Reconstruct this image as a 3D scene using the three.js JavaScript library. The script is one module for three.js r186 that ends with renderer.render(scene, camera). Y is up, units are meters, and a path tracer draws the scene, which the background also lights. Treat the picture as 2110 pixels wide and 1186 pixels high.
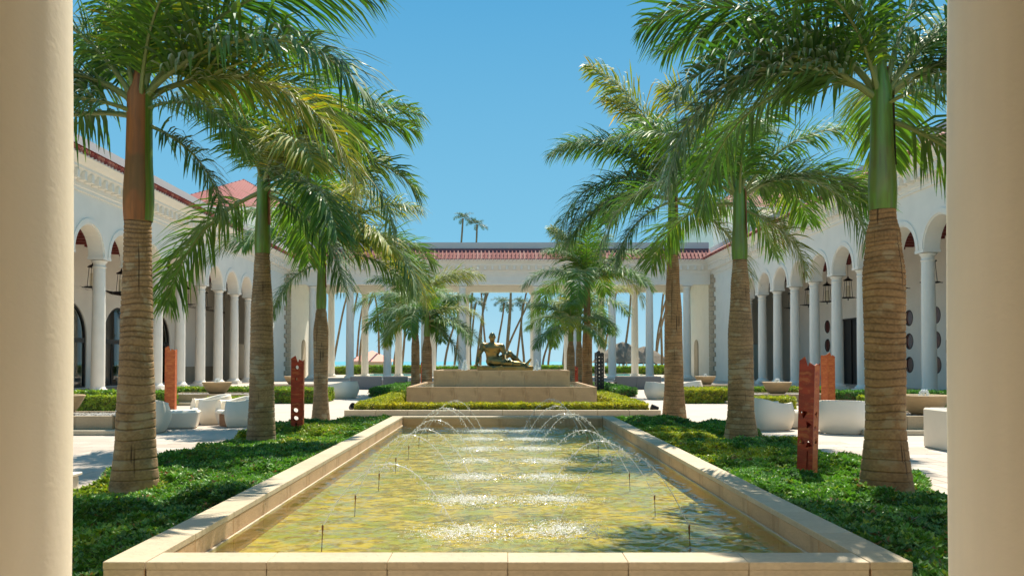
import * as THREE from 'three';
import { mergeGeometries, mergeVertices } from 'three/addons/utils/BufferGeometryUtils.js';
import { MarchingCubes } from 'three/addons/objects/MarchingCubes.js';

// ───────────────────────── camera, sky, sun, exposure ─────────────────────────
const scene = new THREE.Scene();
const camera = new THREE.PerspectiveCamera(38.46, 2110 / 1186, 0.05, 60000);
camera.position.set(0, 1.7, 0);
camera.rotation.x = THREE.MathUtils.degToRad(1.6);
camera.setViewOffset(2110, 1186, 23, -104, 2110, 1186);

const sunDir = new THREE.Vector3(0.16, 0.86, -0.5).normalize();
{
  const w = 512, h = 256, d = new Float32Array(w * h * 4);
  const mix = (a, b, t) => a.map((v, i) => v + (b[i] - v) * t);
  const hor = [0.29, 0.465, 0.54], low = [0.135, 0.345, 0.49], high = [0.058, 0.238, 0.425], zen = [0.035, 0.15, 0.32];
  for (let j = 0; j < h; j++) for (let i = 0; i < w; i++) {
    const el = ((j + 0.5) / h - 0.5) * 180;
    let c;
    if (el < 0) c = hor;
    else if (el < 8) c = mix(hor, low, el / 8);
    else if (el < 26) c = mix(low, high, (el - 8) / 18);
    else c = mix(high, zen, Math.min(1, (el - 26) / 60));
    d.set([...c, 1], (j * w + i) * 4);
  }
  const t = new THREE.DataTexture(d, w, h, THREE.RGBAFormat, THREE.FloatType);
  t.mapping = THREE.EquirectangularReflectionMapping;
  t.magFilter = t.minFilter = THREE.LinearFilter;
  t.needsUpdate = true;
  scene.background = t; scene.environment = t;
}
const sun = new THREE.DirectionalLight(new THREE.Color(1.0, 0.92, 0.78), 4.7);
sun.position.copy(sunDir).multiplyScalar(120);
sun.position.z -= 40; sun.target.position.set(0, 0, -40); scene.add(sun.target);
sun.castShadow = true; sun.shadow.mapSize.set(4096, 4096);
Object.assign(sun.shadow.camera, { left: -60, right: 60, top: 80, bottom: -80, near: 1, far: 300 });
sun.shadow.radius = 1;
scene.add(sun);

const renderer = new THREE.WebGLRenderer({ antialias: true });
renderer.toneMapping = THREE.LinearToneMapping;
renderer.toneMappingExposure = 1.65;
renderer.shadowMap.enabled = true;

// ───────────────────────── helpers ─────────────────────────
const { PI, sin, cos, abs, min, max, sqrt, floor, pow, hypot, exp, atan2 } = Math;
const R = THREE.MathUtils.degToRad;
const V = (x, y, z) => new THREE.Vector3(x, y, z);
const lerp = (a, b, t) => a + (b - a) * t;
const clamp = (x, a = 0, b = 1) => min(b, max(a, x));
const smooth = (a, b, x) => { const t = clamp((x - a) / (b - a)); return t * t * (3 - 2 * t); };
function RNG(seed) { let a = seed >>> 0; return () => { a = (a + 0x6D2B79F5) | 0; let t = Math.imul(a ^ (a >>> 15), 1 | a); t = (t + Math.imul(t ^ (t >>> 7), 61 | t)) ^ t; return ((t ^ (t >>> 14)) >>> 0) / 4294967296; }; }
const hash = (x, y, s = 0) => { let n = Math.imul(x | 0, 374761393) ^ Math.imul(y | 0, 668265263) ^ Math.imul((s | 0) + 7, 974634777); n = Math.imul(n ^ (n >>> 13), 1274126177); return ((n ^ (n >>> 16)) >>> 0) / 4294967296; };
// value noise, periodic with integer period px, py when given
function vn(x, y, s = 0, px = 0, py = 0) {
  const xi = floor(x), yi = floor(y), fx = x - xi, fy = y - yi, u = fx * fx * (3 - 2 * fx), v = fy * fy * (3 - 2 * fy);
  const w = (n, p) => p ? ((n % p) + p) % p : n;
  const h = (a, b) => hash(w(a, px), w(b, py), s);
  return lerp(lerp(h(xi, yi), h(xi + 1, yi), u), lerp(h(xi, yi + 1), h(xi + 1, yi + 1), u), v);
}
function fbm(x, y, s = 0, oct = 4, px = 0, py = 0) { let a = 0.5, t = 0, n = 0; for (let i = 0; i < oct; i++) { t += a * vn(x, y, s + i * 17, px, py); n += a; a *= 0.5; x *= 2; y *= 2; px *= 2; py *= 2; } return t / n; }
const toS = (c) => c <= 0.0031308 ? c * 12.92 : 1.055 * pow(c, 1 / 2.4) - 0.055;
function tex(w, h, fn, srgb = true) {
  const d = new Uint8Array(w * h * 4);
  for (let j = 0; j < h; j++) for (let i = 0; i < w; i++) {
    const c = fn(i / w, j / h, i, j), k = (j * w + i) * 4;
    const [r, g, b] = typeof c === 'number' ? [c, c, c] : c;
    d[k] = 255 * clamp(srgb ? toS(r) : r); d[k + 1] = 255 * clamp(srgb ? toS(g) : g); d[k + 2] = 255 * clamp(srgb ? toS(b) : b); d[k + 3] = 255;
  }
  const t = new THREE.DataTexture(d, w, h);
  t.wrapS = t.wrapT = THREE.RepeatWrapping; t.magFilter = THREE.LinearFilter; t.minFilter = THREE.LinearMipmapLinearFilter;
  t.generateMipmaps = true; if (srgb) t.colorSpace = THREE.SRGBColorSpace; t.needsUpdate = true; return t;
}
function rep(t, x, y = x) { const c = t.clone(); c.repeat.set(x, y); c.needsUpdate = true; return c; }
const rgb = (r, g, b) => new THREE.Color().setRGB(r, g, b);
const std = (o) => new THREE.MeshStandardMaterial(o);
const phy = (o) => new THREE.MeshPhysicalMaterial(o);

const used = new Map();
function numbered(n) { const k = used.get(n) || 0; used.set(n, k + 1); return k ? `${n}_${String(k).padStart(3, '0')}` : n; }
function mesh(name, geo, mat, parent) {
  const m = new THREE.Mesh(geo, mat); m.name = name; m.castShadow = m.receiveShadow = true;
  if (parent) parent.add(m); return m;
}
function thing(name, label, category, pos = [0, 0, 0], turn = 0, group) {
  const o = new THREE.Group(); o.name = numbered(name); o.position.set(...pos); o.rotation.y = turn;
  o.userData = { label, category }; if (group) o.userData.group = group; scene.add(o); return o;
}
function solo(name, geo, mat, label, category, group) {
  const m = mesh(numbered(name), geo, mat, scene); m.userData = { label, category }; if (group) m.userData.group = group; return m;
}
function structure(name, geo, mat, label) { const m = mesh(numbered(name), geo, mat, scene); m.userData = { kind: 'structure', label, category: name.split('_').pop() }; return m; }
const ORD = 'first second third fourth fifth sixth seventh eighth ninth tenth eleventh twelfth thirteenth fourteenth fifteenth sixteenth seventeenth eighteenth nineteenth twentieth'.split(' ');

// uv in metres from the dominant axis of each face
function planar(g, k = 1) {
  if (g.index) g = g.toNonIndexed();
  const p = g.attributes.position, uv = new Float32Array(p.count * 2), a = V(), b = V(), c = V(), n = V();
  for (let i = 0; i < p.count; i += 3) {
    a.fromBufferAttribute(p, i); b.fromBufferAttribute(p, i + 1); c.fromBufferAttribute(p, i + 2);
    n.copy(b).sub(a).cross(c.clone().sub(a));
    const ax = abs(n.x), ay = abs(n.y), az = abs(n.z);
    [a, b, c].forEach((q, j) => {
      const o = (i + j) * 2;
      if (ay >= ax && ay >= az) { uv[o] = q.x * k; uv[o + 1] = q.z * k; }
      else if (ax >= az) { uv[o] = q.z * k; uv[o + 1] = q.y * k; }
      else { uv[o] = q.x * k; uv[o + 1] = q.y * k; }
    });
  }
  g.setAttribute('uv', new THREE.BufferAttribute(uv, 2)); return g;
}
const cbCache = new Map();
function cbox(w, h, d, c = 0.008) {          // chamfered block, 44 triangles, centred
  const key = [w, h, d, c].map((v) => v.toFixed(4)).join();
  if (cbCache.has(key)) return cbCache.get(key);
  const H = [w / 2, h / 2, d / 2], pos = [];
  const pt = (s, ax) => V(...[0, 1, 2].map((i) => s[i] * (i === ax ? H[i] : H[i] - c)));
  const tri = (A, B, C) => {
    const n = B.clone().sub(A).cross(C.clone().sub(A)), m = A.clone().add(B).add(C);
    if (n.dot(m) < 0) [B, C] = [C, B]; pos.push(...A, ...B, ...C);
  };
  const quad = (A, B, C, D) => { tri(A, B, C); tri(A, C, D); };
  for (let ax = 0; ax < 3; ax++) for (const s of [-1, 1]) {
    const q = [[-1, -1], [1, -1], [1, 1], [-1, 1]].map(([u, v]) => { const S = [0, 0, 0]; S[ax] = s; S[(ax + 1) % 3] = u; S[(ax + 2) % 3] = v; return pt(S, ax); });
    quad(...q);
  }
  for (let ax = 0; ax < 3; ax++) for (const u of [-1, 1]) for (const v of [-1, 1]) {
    const b = (ax + 1) % 3, e = (ax + 2) % 3, S1 = [0, 0, 0], S2 = [0, 0, 0];
    S1[ax] = -1; S2[ax] = 1; S1[b] = S2[b] = u; S1[e] = S2[e] = v;
    quad(pt(S1, b), pt(S1, e), pt(S2, e), pt(S2, b));
  }
  for (const x of [-1, 1]) for (const y of [-1, 1]) for (const z of [-1, 1]) { const S = [x, y, z]; tri(pt(S, 0), pt(S, 1), pt(S, 2)); }
  let g = new THREE.BufferGeometry(); g.setAttribute('position', new THREE.Float32BufferAttribute(pos, 3));
  g.computeVertexNormals(); g = planar(g); cbCache.set(key, g); return g;
}
function block(name, w, h, d, x, y, z, mat, parent, c = 0.008) { const m = mesh(name, cbox(w, h, d, c), mat, parent); m.position.set(x, y, z); return m; }
function bx(w, h, d, x = 0, y = 0, z = 0) { const g = planar(new THREE.BoxGeometry(w, h, d)); g.translate(x, y, z); return g; }
function lathe(pts, seg = 24) { return new THREE.LatheGeometry(pts.map(([r, y]) => new THREE.Vector2(r, y)), seg); }
function merge(list) { return mergeGeometries(list.map((g) => { const q = g.index ? g.toNonIndexed() : g.clone(); for (const k of Object.keys(q.attributes)) if (!['position', 'normal', 'uv', 'color'].includes(k)) q.deleteAttribute(k); return q; })); }
function tube(pts, r, seg = 12, rad = 6, closed = false) { return new THREE.TubeGeometry(new THREE.CatmullRomCurve3(pts.map((p) => p.isVector3 ? p : V(...p)), closed), seg, r, rad, closed); }
function rod(a, b, r, rad = 6) { a = V(...a); b = V(...b); const l = a.distanceTo(b), g = new THREE.CylinderGeometry(r, r, l, rad); g.translate(0, l / 2, 0); g.applyQuaternion(new THREE.Quaternion().setFromUnitVectors(V(0, 1, 0), b.clone().sub(a).normalize())); g.translate(a.x, a.y, a.z); return g; }
// tapered, curved limb with its own rings
function limb(pts, radii, rad = 8) {
  const n = pts.length, pos = [], uv = [], idx = []; let side = V(1, 0, 0);
  for (let i = 0; i < n; i++) {
    const t = pts[min(n - 1, i + 1)].clone().sub(pts[max(0, i - 1)]).normalize();
    if (abs(t.dot(side)) > 0.95) side = V(0, 0, 1);
    const u = side.clone().sub(t.clone().multiplyScalar(side.dot(t))).normalize(), v = t.clone().cross(u);
    for (let k = 0; k <= rad; k++) { const a = k / rad * 2 * PI, q = pts[i].clone().addScaledVector(u, cos(a) * radii[i]).addScaledVector(v, sin(a) * radii[i]); pos.push(q.x, q.y, q.z); uv.push(k / rad, i / (n - 1)); }
  }
  for (let i = 0; i < n - 1; i++) for (let k = 0; k < rad; k++) { const a = i * (rad + 1) + k, b = a + rad + 1; idx.push(a, a + 1, b, a + 1, b + 1, b); }
  const g = new THREE.BufferGeometry(); g.setAttribute('position', new THREE.Float32BufferAttribute(pos, 3)); g.setAttribute('uv', new THREE.Float32BufferAttribute(uv, 2)); g.setIndex(idx); g.computeVertexNormals(); return g;
}
function extrude(pts, depth, holes = [], curve = 12) {
  const s = pts instanceof THREE.Shape ? pts : new THREE.Shape(pts.map(([x, y]) => new THREE.Vector2(x, y)));
  for (const h of holes) s.holes.push(h);
  return planar(new THREE.ExtrudeGeometry(s, { depth, bevelEnabled: false, curveSegments: curve }));
}
function path(pts) { return new THREE.Path(pts.map(([x, y]) => new THREE.Vector2(x, y))); }

// ───────────────────────── materials ─────────────────────────
const stoneBump = tex(256, 256, (u, v) => 0.5 + 0.5 * fbm(u * 16, v * 16, 5, 4, 16, 16) - 0.35 * (vn(u * 64, v * 40, 8, 64, 40) > 0.86 ? 1 : 0), false);
const stoneMap = tex(512, 512, (u, v) => {
  const b = fbm(u * 4, v * 10, 2, 5, 4, 10), f = vn(u * 90, v * 160, 3, 90, 160), k = 0.84 + 0.24 * (b - 0.5) + 0.14 * (f - 0.5);
  const w = fbm(u * 6, v * 6, 44, 3, 6, 6);
  return [0.64 * k + 0.02 * w, 0.53 * k + 0.015 * w, 0.375 * k];
});
const streakMap = tex(512, 512, (u, v) => {        // the same stone with lime and algae streaks that run down it
  const b = fbm(u * 4, v * 10, 2, 5, 4, 10), f = vn(u * 90, v * 160, 3, 90, 160), k = 0.84 + 0.24 * (b - 0.5) + 0.14 * (f - 0.5);
  const s = 0.7 * smooth(0.52, 0.8, fbm(u * 14, v * 2, 61, 4, 14, 2)), g = smooth(0.6, 0.85, fbm(u * 8, v * 2, 93, 4, 8, 2));
  const c = [0.66 * k, 0.45 * k, 0.265 * k];
  return [lerp(lerp(c[0], 0.3, s * 0.5), 0.24, g * 0.4), lerp(lerp(c[1], 0.15, s * 0.5), 0.18, g * 0.4), lerp(lerp(c[2], 0.06, s * 0.5), 0.08, g * 0.4)];
});
const paveMap = tex(512, 512, (u, v) => { const b = fbm(u * 5, v * 5, 12, 5, 5, 5), f = vn(u * 128, v * 128, 13, 128, 128), k = 0.86 + 0.2 * (b - 0.5) + 0.1 * (f - 0.5); return [0.6 * k, 0.52 * k, 0.435 * k]; });
const stuccoMap = tex(256, 256, (u, v) => { const k = 0.95 + 0.1 * (fbm(u * 5, v * 5, 20, 5, 5, 5) - 0.5); return [0.86 * k, 0.81 * k, 0.705 * k]; });
const stuccoBump = tex(256, 256, (u, v) => fbm(u * 32, v * 32, 31, 3, 32, 32), false);

const M = {};
M.stone = [0, 1, 2].map((i) => std({ map: rep(stoneMap, 0.5), bumpMap: rep(stoneBump, 1.3), bumpScale: 0.004, roughness: 0.72, color: rgb(1 - i * 0.04, 1 - i * 0.05, 1 - i * 0.07) }));
M.streak = [0, 1, 2].map((i) => std({ map: rep(streakMap, 0.6, 1.1), bumpMap: rep(stoneBump, 1.3), bumpScale: 0.004, roughness: 0.7, color: rgb(1 - i * 0.03, 0.98 - i * 0.05, 0.95 - i * 0.07) }));
M.pave = [0, 1, 2, 3].map((i) => std({ map: rep(paveMap, 0.45), bumpMap: rep(stoneBump, 0.9), bumpScale: 0.003, roughness: 0.75, color: rgb(1.05 - i * 0.06, 1.05 - i * 0.075, 1.05 - i * 0.085) }));
M.stucco = std({ map: rep(stuccoMap, 0.3), bumpMap: rep(stuccoBump, 0.7), bumpScale: 0.004, roughness: 0.85 });
M.column = std({ map: rep(stuccoMap, 2, 3), bumpMap: rep(stuccoBump, 4, 8), bumpScale: 0.002, roughness: 0.8 });
M.cream = std({ map: rep(tex(256, 512, (u, v) => { const k = 0.95 + 0.12 * (fbm(u * 6, v * 5, 25, 5, 6, 5) - 0.5) + 0.06 * (fbm(u * 40, v * 4, 26, 3, 40, 4) - 0.5); return [0.83 * k, 0.775 * k, 0.665 * k]; }), 1, 1), bumpMap: rep(stuccoBump, 3, 6), bumpScale: 0.0008, color: rgb(0.97, 0.91, 0.8), roughness: 0.6 });
M.white = std({ map: rep(stuccoMap, 0.8), color: rgb(1.05, 1.0, 0.95), bumpMap: rep(stuccoBump, 2.5), bumpScale: 0.001, roughness: 0.55 });
M.quoin = std({ map: rep(stoneMap, 0.5), bumpMap: rep(stoneBump, 1), bumpScale: 0.01, roughness: 0.85, color: rgb(0.86, 0.84, 0.84) });
M.greycap = std({ map: rep(stuccoMap, 0.3), color: rgb(0.72, 0.72, 0.76), roughness: 0.8 });
M.tile = [[0.34, 0.095, 0.075], [0.4, 0.14, 0.1], [0.29, 0.075, 0.065], [0.46, 0.22, 0.17]].map((c) => std({ color: rgb(...c), bumpMap: rep(stoneBump, 1), bumpScale: 0.003, roughness: 0.8 }));
M.beam = std({ color: rgb(0.17, 0.025, 0.02), roughness: 0.6 });
M.iron = std({ color: rgb(0.02, 0.018, 0.017), roughness: 0.5, metalness: 0.6 });
M.darkframe = std({ color: rgb(0.025, 0.022, 0.02), roughness: 0.4 });
M.glass = phy({ color: rgb(0.86, 0.9, 0.88), transmission: 1, thickness: 0, roughness: 0.03, ior: 1.5 });
M.lampglass = phy({ color: rgb(0.9, 0.88, 0.8), transmission: 1, thickness: 0, roughness: 0.15, ior: 1.45 });
M.porthole = phy({ color: rgb(0.1, 0.024, 0.02), roughness: 0.3, clearcoat: 0.2 });
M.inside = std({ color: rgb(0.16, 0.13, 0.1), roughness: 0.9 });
M.wood = std({ color: rgb(0.2, 0.09, 0.035), roughness: 0.6 });

// ───────────────────────── ground, beach, sea ─────────────────────────
{
  const g = new THREE.PlaneGeometry(600, 260, 60, 52); g.rotateX(-PI / 2); g.translate(0, 0, -70);
  const p = g.attributes.position;
  for (let i = 0; i < p.count; i++) { const D = -p.getZ(i); p.setY(i, D > 112 ? -0.02 - 3.2 * smooth(112, 165, D) : -0.02); }
  g.computeVertexNormals();
  const sand = tex(256, 256, (u, v) => { const k = 0.9 + 0.3 * (fbm(u * 8, v * 8, 77, 5, 8, 8) - 0.5); return [0.6 * k, 0.52 * k, 0.4 * k]; });
  structure('ground', planar(g), std({ map: rep(sand, 0.25), roughness: 0.95 }), 'pale sand running down to the beach');
  const c = new THREE.PlaneGeometry(90, 102, 1, 1); c.rotateX(-PI / 2); c.translate(0, 0, -37);
  const paving = structure('courtyard_paving', planar(c), M.pave[1], 'pale pinkish stone paving of the courtyard');
  paving.position.y = 0;
  // the flagstones near enough to be told apart
  const rnd = RNG(5), gap = 0.012, tile = (w, d) => cbox(w - gap, 0.03, d - gap, 0.006);
  const lay = (x0, x1, d0, d1, w, l) => {
    let row = 0;
    for (let D = d0; D < d1 - 0.01; D += l, row++) for (let x = x0 - (row % 2 ? w / 2 : 0); x < x1 - 0.01; x += w) {
      const a = max(x, x0), b = min(x + w, x1); if (b - a < 0.1) continue;
      const m = mesh('flagstone', tile(b - a, l), M.pave[floor(rnd() * 4)], paving);
      m.position.set((a + b) / 2, 0.006 + rnd() * 0.003, -(D + l / 2)); m.rotation.y = rnd() < 0.5 ? 0 : PI;
    }
  };
  lay(-13.4, -5.6, 9.6, 18.0, 0.6, 0.6); lay(5.6, 9.8, 9.0, 17.4, 0.6, 0.6);
  const sea = new THREE.PlaneGeometry(50000, 30000, 1, 1); sea.rotateX(-PI / 2); sea.translate(0, -2.3, -15130);
  const sb = tex(256, 256, (u, v) => fbm(u * 12, v * 24, 91, 4, 12, 24), false);
  structure('sea', planar(sea), std({ color: rgb(0.05, 0.33, 0.39), roughness: 0.4, bumpMap: rep(sb, 0.05), bumpScale: 0.5 }), 'turquoise sea along the horizon');
}

// ───────────────────────── long pool ─────────────────────────
const PX = 0.045, HW = 2.63, PD0 = 5.39, PD1 = 19.75, RIM = 0.4, RW = 0.27, WATER = 0.2;
{
  const pool = thing('fountain_pool', 'long rectangular pool with cream stone rim and amber water', 'pool', [PX, 0, 0]);
  const rnd = RNG(11);
  const bed = mesh('pool_floor', planar(bx(2 * HW - 0.1, 0.1, PD1 - PD0 - 0.1, 0, -0.03, -(PD0 + PD1) / 2)), std({
    map: rep(tex(1024, 1024, (u, v) => {
      const a = fbm(u * 12, v * 18, 71, 5, 12, 18), b = fbm(u * 44, v * 60, 72, 3, 44, 60), c = vn(u * 120, v * 120, 73, 120, 120);
      const gold = [0.44, 0.36, 0.11], green = [0.28, 0.3, 0.115], brown = [0.22, 0.165, 0.055], pale = [0.58, 0.52, 0.29];
      const mixc = (p, q, t) => p.map((x, i) => lerp(x, q[i], t));
      let k = mixc(gold, green, smooth(0.4, 0.6, a)); k = mixc(k, brown, smooth(0.5, 0.68, b) * 0.85); k = mixc(k, pale, smooth(0.68, 0.9, c * 0.5 + b * 0.5) * 0.6);
      return k.map((x) => x * (0.88 + 0.24 * c));
    }), 0.25), roughness: 0.9 }), pool);
  // wall core
  const core = [];
  for (const s of [-1, 1]) core.push(bx(RW - 0.06, 0.66, PD1 - PD0 - 0.06, s * (HW - RW / 2), 0.05, -(PD0 + PD1) / 2));
  for (const D of [PD0 + RW / 2, PD1 - RW / 2]) core.push(bx(2 * HW - 2 * RW, 0.66, RW - 0.06, 0, 0.05, -D));
  mesh('wall_core', merge(core), M.stone[2], pool);
  // facing slabs and coping, each its own piece
  const L = 0.9, faceT = 0.03, side = (D0, D1, n, fn) => { for (let i = 0; i < n; i++) { const l = (D1 - D0) / n; fn(D0 + l * (i + 0.5), l); } };
  const nS = 16, nF = 6;
  side(PD0, PD1, nS, (D, l) => { for (const s of [-1, 1]) {
    block('facing_slab', faceT, RIM - 0.05, l - 0.005, s * (HW - faceT / 2 - 0.002 * rnd()), (RIM - 0.05) / 2, -D, M.stone[floor(rnd() * 3)], pool, 0.004);
    if (D > PD0 + 0.4 && D < PD1 - 0.4) block('inner_slab', faceT, 0.6, l - 0.004, s * (HW - RW + faceT / 2 + 0.002 * rnd()), RIM - 0.05 - 0.3, -D, M.streak[floor(rnd() * 3)], pool, 0.004);
    block('coping_stone', RW + 0.004, 0.05, l - 0.002, s * (HW - RW / 2), RIM - 0.025 + (rnd() - 0.5) * 0.002, -D, M.stone[floor(rnd() * 3)], pool, 0.004);
  } });
  side(-HW + RW + 0.01, HW - RW - 0.01, nF, (x, l) => { for (const [D, o] of [[PD0, 1], [PD1, -1]]) {
    block('facing_slab', l - 0.005, RIM - 0.05, faceT, x, (RIM - 0.05) / 2, -D - o * (faceT / 2 + 0.002 * rnd()), M.stone[floor(rnd() * 3)], pool, 0.004);
    block('inner_slab', l - 0.005, 0.6, faceT, x, RIM - 0.35, -D - o * (RW - faceT / 2 - 0.002 * rnd()), M.streak[floor(rnd() * 3)], pool, 0.004);
    block('coping_stone', l - 0.002, 0.05, RW + 0.004, x, RIM - 0.025 + (rnd() - 0.5) * 0.002, -D - o * RW / 2, M.stone[floor(rnd() * 3)], pool, 0.004);
  } });
  for (const s of [-1, 1]) for (const [D, o] of [[PD0, 1], [PD1, -1]]) block('corner_slab', RW - 0.006, RIM - 0.05, faceT, s * (HW - RW / 2), (RIM - 0.05) / 2, -D - o * faceT / 2, M.stone[1], pool, 0.004);
  for (const s of [-1, 1]) block('waterline_ledge', 0.02, 0.04, PD1 - PD0 - 2 * RW - 0.08, s * (HW - RW - 0.011), WATER - 0.008, -(PD0 + PD1) / 2, M.stone[0], pool, 0.005);
}
const jetD = [7.35, 9.0, 10.75, 12.45, 14.2, 16.0, 17.8], jetX = 1.64, landX = 0.45;
{
  const x0 = -HW + RW, x1 = HW - RW, nx = 190, nz = 520, z0 = PD0 + RW, z1 = PD1 - RW, rnd = RNG(3);
  const g = new THREE.PlaneGeometry(x1 - x0, z1 - z0, nx, nz); g.rotateX(-PI / 2); g.translate(0, 0, -(z0 + z1) / 2);
  const hits = []; for (const D of jetD) for (const s of [-1, 1]) hits.push([s * landX + (rnd() - 0.5) * 0.1 + 0.05, D + (rnd() - 0.5) * 0.12, rnd() * 6]);
  const p = g.attributes.position;
  for (let i = 0; i < p.count; i++) {
    const x = p.getX(i), D = -p.getZ(i);
    let h = 0.024 * (fbm(x * 3.1, D * 4.3, 41, 2) - 0.5) + 0.02 * (fbm(x * 9 + 3, D * 12, 42, 2) - 0.5);
    for (const [hx, hd, ph] of hits) {
      const r = hypot(x - hx, (D - hd) * 1.1); if (r > 1.3) continue;
      h += 0.005 * exp(-r * 1.8) * sin(r * 46 + ph) + 0.055 * exp(-r * r * 3) * (fbm(x * 20, D * 20, 43, 2) - 0.5);
    }
    p.setY(i, h);
  }
  g.computeVertexNormals();
  const w = structure('pool_water', planar(g), phy({ color: rgb(0.93, 0.9, 0.62), transmission: 1, thickness: 0, roughness: 0.1, ior: 1.33, bumpMap: rep(tex(256, 256, (u, v) => fbm(u * 20, v * 26, 51, 3, 20, 26), false), 0.9), bumpScale: 0.0022 }), 'rippled amber water filling the long pool');
  w.position.set(PX, WATER, 0);
  // foam where the jets fall
  const drop = new THREE.IcosahedronGeometry(1, 0), n = 2100 * hits.length, foam = new THREE.InstancedMesh(drop, phy({ color: rgb(0.92, 0.92, 0.9), roughness: 0.3, clearcoat: 1, clearcoatRoughness: 0.1 }), n);
  const m = new THREE.Matrix4(); let k = 0;
  for (const [hx, hd] of hits) for (let i = 0; i < 2100; i++) {
    const a = rnd() * 2 * PI, r = 0.31 * sqrt(-Math.log(1 - rnd() * 0.99)) * (0.75 + 0.45 * fbm(cos(a) * 2 + hx * 7, sin(a) * 2 + hd, 47, 2)), s = 0.003 + 0.006 * rnd() * rnd();
    m.makeScale(s, s * 0.7, s); m.setPosition(hx + cos(a) * r, 0.004 + 0.035 * rnd() * rnd() * exp(-r * 4), -(hd + sin(a) * r * 0.85)); foam.setMatrixAt(k++, m);
  }
  foam.name = 'foam'; foam.userData = { kind: 'stuff', label: 'white bubbles where the jets fall into the pool', category: 'foam' }; foam.position.set(PX, WATER, 0); scene.add(foam);
}

// ───────────────────────── near portico (its columns frame the view) ─────────────────────────
function columnParts(parent, x, z, { h = 6.9, r = 0.3, mat = M.column, seg = 28, plinth = 0.95 }) {
  const pts = []; for (let i = 0; i <= 14; i++) { const t = i / 14; pts.push([r * (1 - 0.14 * t * t), lerp(0.42, h - 0.5, t)]); }
  const c = mesh('column', lathe(pts, seg), mat, parent); c.position.set(x, 0, z);
  const b = mesh('column_base', merge([planar(new THREE.BoxGeometry(plinth, 0.2, plinth)).translate(0, 0.1, 0), planar(lathe([[r * 1.38, 0.2], [r * 1.42, 0.25], [r * 1.36, 0.31], [r * 1.14, 0.34], [r * 1.12, 0.39], [r, 0.43]], seg))]), mat, c);
  const rt = r * 0.86;
  mesh('capital', merge([planar(lathe([[rt, h - 0.52], [rt * 1.13, h - 0.5], [rt * 1.13, h - 0.45], [rt, h - 0.43], [rt, h - 0.3], [rt * 1.3, h - 0.2], [rt * 1.34, h - 0.14], [0.01, h - 0.13]], seg)), planar(new THREE.BoxGeometry(rt * 2.9, 0.13, rt * 2.9)).translate(0, h - 0.065, 0)]), mat, c);
  return c;
}
{
  const p = thing('entrance_portico', 'shaded entrance portico whose two smooth columns frame the view', 'portico');
  for (const x of [-2.275, 2.36, -6.9, 7.0]) columnParts(p, x, -3.6, { h: 4.7, r: 0.37, seg: 64, plinth: 1.0, mat: M.cream });
  mesh('beam', bx(26, 0.9, 0.8, 0, 5.15, -3.6), M.stucco, p);
  mesh('ceiling', bx(26, 0.2, 8.2, 0, 5.1, 0.9), M.stucco, p);
  mesh('back_wall', bx(26, 5, 0.3, 0, 2.5, 5.15), M.stucco, p);
  for (const s of [-1, 1]) mesh('side_wall', bx(0.3, 5, 8.2, s * 12.85, 2.5, 0.9), M.stucco, p);
  mesh('roof', bx(26.4, 0.3, 9, 0, 5.75, 0.6), M.stucco, p);
}

// ───────────────────────── side wings with arcades ─────────────────────────
const YS = 6.9, YW = 10.05, YE = 11.15, YT = 12.25, YC = 12.85;
const cornicePts = [[0.02, 9.7], [-0.07, 9.7], [-0.07, 9.85], [-0.12, 9.9], [-0.12, 10.12], [-0.5, 10.58], [-0.56, 10.6], [-0.56, 10.72], [-0.7, 10.8], [-0.86, 10.95], [-0.95, 11.0], [-0.95, 11.12], [0.02, 11.12]];
const corbelGeo = cbox(0.4, 0.4, 0.22, 0.02);
const tileGeo = (() => {                                   // one barrel tile, lying along -x to +x, 0.62 long
  const g = new THREE.CylinderGeometry(0.1, 0.125, 0.62, 8, 1, true, -PI / 2, PI); g.rotateX(0); g.rotateZ(-PI / 2); // axis x, arc up
  const e = new THREE.RingGeometry(0.085, 0.125, 8, 1, 0, PI); e.rotateY(-PI / 2); e.translate(-0.31, 0, 0);
  return merge([g, e]);
})();
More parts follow.
